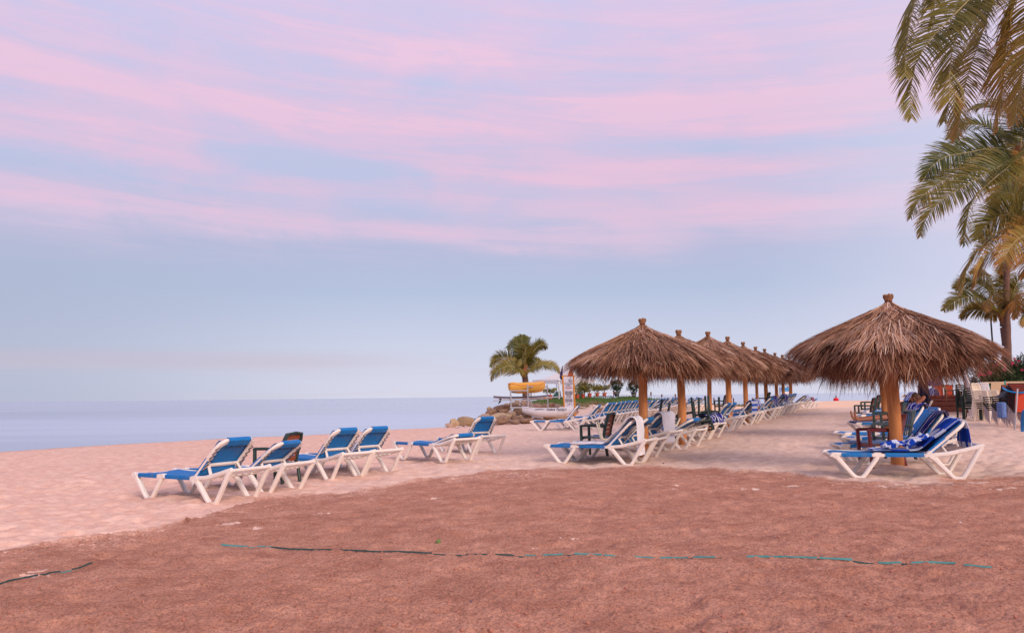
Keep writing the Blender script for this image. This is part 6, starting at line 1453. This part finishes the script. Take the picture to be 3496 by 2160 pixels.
# red sling chairs stacked at the right edge
for k, (u, y, n, rz) in enumerate(((3480, 22.4, 5, 262), (3445, 23.4, 4, 285), (3415, 24.4, 4, 300))):
    pz = gp_(u, y); nmS = ('the nearest red stack at the right edge', 'the red stack behind the grey pole', 'the farthest dark stack beside the cream chairs')[k]
    base = sling_chair(f'lowest chair of {nmS}', pz, rz, 'stacked red sling chairs at the right edge')
    for q in range(1, n): c = copy_tree(base); c.location = (pz[0] - .02 * q, y + .035 * q, pz[2] + .055 * q); c['label'] = (f'topmost chair of {nmS}' if q == n - 1 else f'{ordn(q)} chair from the bottom in {nmS}')
p, q = np.array(aty(3464, 1467, 21.6)), np.array(aty(3474, 1326, 21.6)); b = MB().use(STEEL); b.tube([(0, 0, 0), tuple(q - p)], .022, 10); solo('metal_pole', b.mesh('metal_pole'), 'grey metal pole leaning against the stacked red chairs', 'pole', tuple(p))
flat_board('red and orange board lying aslant on the stacked red chairs', ((3432, 1315, 22.6), (3520, 1352, 22.2)), .42, BOARDR)
flat_board('green board poking out above the red board', ((3426, 1304, 22.9), (3446, 1322, 22.8)), .16, BOARDG)
flat_board('bright blue board lying over the stacked chairs at the right edge', ((3422, 1330, 22.4), (3500, 1345, 22.0)), .40, BOARDB)
flat_board('blue board standing on edge, cut off by the right edge', ((3497, 1400, 21.4), (3493, 1480, 21.3)), .16, mat('mid_blue_board', (.03, .16, .38), .4))
bg_ = MB().use(mat('black_bag', (.02, .02, .03), .5, .3, 8, .8, 12)); gg = []
for i in range(11):
    row = []
    for j in range(9): A_ = i / 10; B2 = j / 8; row.append(((A_ - .5) * .8, (B2 - .5) * .5, .20 * math.sin(math.pi * A_) ** .5 * math.sin(math.pi * B2) ** .5 + .03 * mnoise.noise(Vector((i * .7, j * .8, 1)))))
    gg.append(row[::-1])
bg_.sheet(gg, .01); p = aty(3458, 1356, 22.6); solo('black_bag', bg_.mesh('black_bag'), 'black plastic sheet heaped on the stacked red chairs', 'bag', tuple(p))
b = MB().use(BOARDG).use(mat('striped_bag', (.12, .20, .45), .8, .4, 12)); b.box((0, 0, .22), (.16, .22, .44), bev=.03); p = aty(3422, 1425, 21.9); solo('shopping_bag', b.mesh('shopping_bag'), 'blue and green bag hanging at the stacked red chairs', 'bag', (p[0], 21.9, p[2] - .02), .3)

# ------------------------------------------------------------------ things in the foreground sand
def gzs(x, y):
    X = x + np.array([0, .12, -.12, 0, 0, .25, -.25, .06, -.06]); Y = y + np.array([0, 0, 0, .12, -.12, 0, 0, .06, -.06]); r, d = relief(X, Y, np.hypot(X, Y)); return float(gz(float(x), float(y))) + float(r.mean())
def ribbon(pts, label):
    """half buried court tape: it dips under the sand where the photograph shows none of it"""
    t = thing('court_tape', label, 'tape', tuple(ground_px(*pts[len(pts) // 2][:2])), group=None); T0 = np.array(t.location)
    for s in range(len(pts) - 1):
        u0, v0, k0 = pts[s]; u1, v1, k1 = pts[s + 1]; a_, b_ = ground_px(u0, v0), ground_px(u1, v1); L_ = math.hypot(*(b_ - a_)[:2]); n = max(3, int(L_ / .045)); m_ = {0: TEAL if s % 2 else TAPEG, 1: TEAL, 2: TAPEG}[k0]; g = []
        d = (b_ - a_)[:2] / L_; nx, ny = -d[1], d[0]
        for i in range(n + 1):
            f = i / n; x, y = a_[0] + (b_[0] - a_[0]) * f, a_[1] + (b_[1] - a_[1]) * f; bur = {0: .008, 1: -.004, 2: -.003}[k0]
            w = .0065 if k0 == 1 else .003; th_ = .003 + .004 * vnoise(np.array([x * 2.]), np.array([y * 2.]), 3)[0] * 2 - bur; row = []
            for e in (-1, -.3, .3, 1):
                X, Y = x + nx * w * e, y + ny * w * e; row.append(tuple(np.array([X, Y, gzs(X, Y) + th_ + (.0055 * (e + 1) if k0 == 2 else .005 * (e + 1))]) - T0))
            g.append(row)
        if True:
            b = MB().use(m_); b.sheet(g, .0015); part('tape_strip', b.mesh('tape_strip'), t)
    return t
ribbon([(-80, 2010, 2), (130, 1957, 0), (138, 1955, 2), (207, 1938, 0), (245, 1929, 2), (315, 1911, 0)], 'dark green court tape sticking out of the sand at far left')
ribbon([(756, 1857, 1), (845, 1860, 0), (878, 1861, 1), (925, 1864, 2), (1135, 1874, 0), (1160, 1875, 2), (1475, 1888, 0), (1590, 1892, 2), (1670, 1894, 0), (1690, 1894, 2), (1755, 1896, 0), (1790, 1895, 1), (1830, 1896, 0), (1852, 1896, 1), (1922, 1897, 0), (1962, 1898, 1), (2055, 1900, 0), (2062, 1900, 1), (2100, 1901, 0), (2162, 1903, 1), (2240, 1904, 0), (2252, 1904, 1),
        (2348, 1905, 0), (2366, 1906, 1), (2442, 1907, 0), (2550, 1907, 1), (2790, 1910, 0), (2798, 1910, 1), (2910, 1914, 0), (2998, 1917, 1), (3077, 1918, 0), (3112, 1921, 1), (3262, 1925, 0), (3290, 1928, 1), (3385, 1931, 0)], 'teal court tape running half buried across the raked sand')
def blob(label, u, v, r, m_, nm, cat, sq=.8, grp=None):
    p = ground_px(u, v); b = MB().use(m_); n = 12; b.lathe([(r * math.sin(math.pi * (k + .3) / 10.6), -r * sq * math.cos(math.pi * (k + .3) / 10.6)) for k in range(11)], n=n); o = solo(nm, b.mesh(nm), label, cat, (p[0], p[1], gzr(p[0], p[1]) + r * .35)); 
    if grp: o['group'] = grp
blob('small green ball half sunk in the raked sand', 1497, 1842, .022, mat('lime_skin', (.13, .22, .05), .6), 'ball', 'ball', 1)
blob('tiny white bottle cap on the raked sand at right', 3278, 1779, .011, KWHITE, 'bottle_cap', 'bottle cap', .5)
blob('tiny white shell on the raked sand above the tape', 1286, 1724, .012, KWHITE, 'shell', 'shell', .5)
blob('tiny blue scrap on the sand below the tape', 1609, 2051, .012, mat('blue_scrap', (.02, .03, .15), .5), 'plastic_scrap', 'litter', .3)
blob('dark pebble near the raked edge below the first umbrella', 2265, 1586, .016, mat('dark_pebble', (.05, .035, .03), .8), 'pebble', 'pebble', .7)
blob('crumpled white cup on the sand before the boat rack', 1793, 1443, .05, KWHITE, 'plastic_cup', 'cup', 1)
for k, (u, v) in enumerate(((1560, 1460), (1572, 1459), (1590, 1458))): blob(('white litter nearest the sea beside the boulders', 'middle piece of white litter beside the boulders', 'white litter closest to the flat boulder')[k], u, v, .09, mat('pink_litter', (.6, .5, .5), .8), 'litter', 'litter', .4)
# pebbles and clods scattered over the sand
def clods():
    g = np.random.default_rng(9); V = []; Fc = []
    n = 1500; A_ = g.uniform(-.62, .62, n); Rr = 1 / g.uniform(1 / 14., 1 / 3.6, n); X, Y = Rr * np.sin(A_), Rr * np.cos(A_); yb = np.interp(X, DB[:, 0], DB[:, 1]); k = g.random(n) < np.where(Y < yb, 1, .15); X, Y = X[k], Y[k]
    rel_, _ = relief(X, Y, np.hypot(X, Y)); Z = gz(X, Y) + rel_; base = np.array([(1, 0, 0), (-1, 0, 0), (0, 1, 0), (0, -1, 0), (0, 0, 1), (0, 0, -1)], float); T = np.array([(0, 2, 4), (2, 1, 4), (1, 3, 4), (3, 0, 4), (2, 0, 5), (1, 2, 5), (3, 1, 5), (0, 3, 5)])
    for x, y, z in zip(X, Y, Z):
        s = g.uniform(.003, .009) * g.choice([1, 1, 1.7]); o = len(V) * 6; V.append(base * s * g.uniform(.6, 1.3, (6, 1)) + [x, y, z + s * .3]); Fc.append(T + o)
    o = part('clods', np_mesh('clods', np.concatenate(V), np.concatenate(Fc), mat('clod', lin(185, 125, 105), .95, .2, 3)), kind='stuff'); o['label'] = 'small clods scattered over the raked sand'; o['category'] = 'clods'
clods()
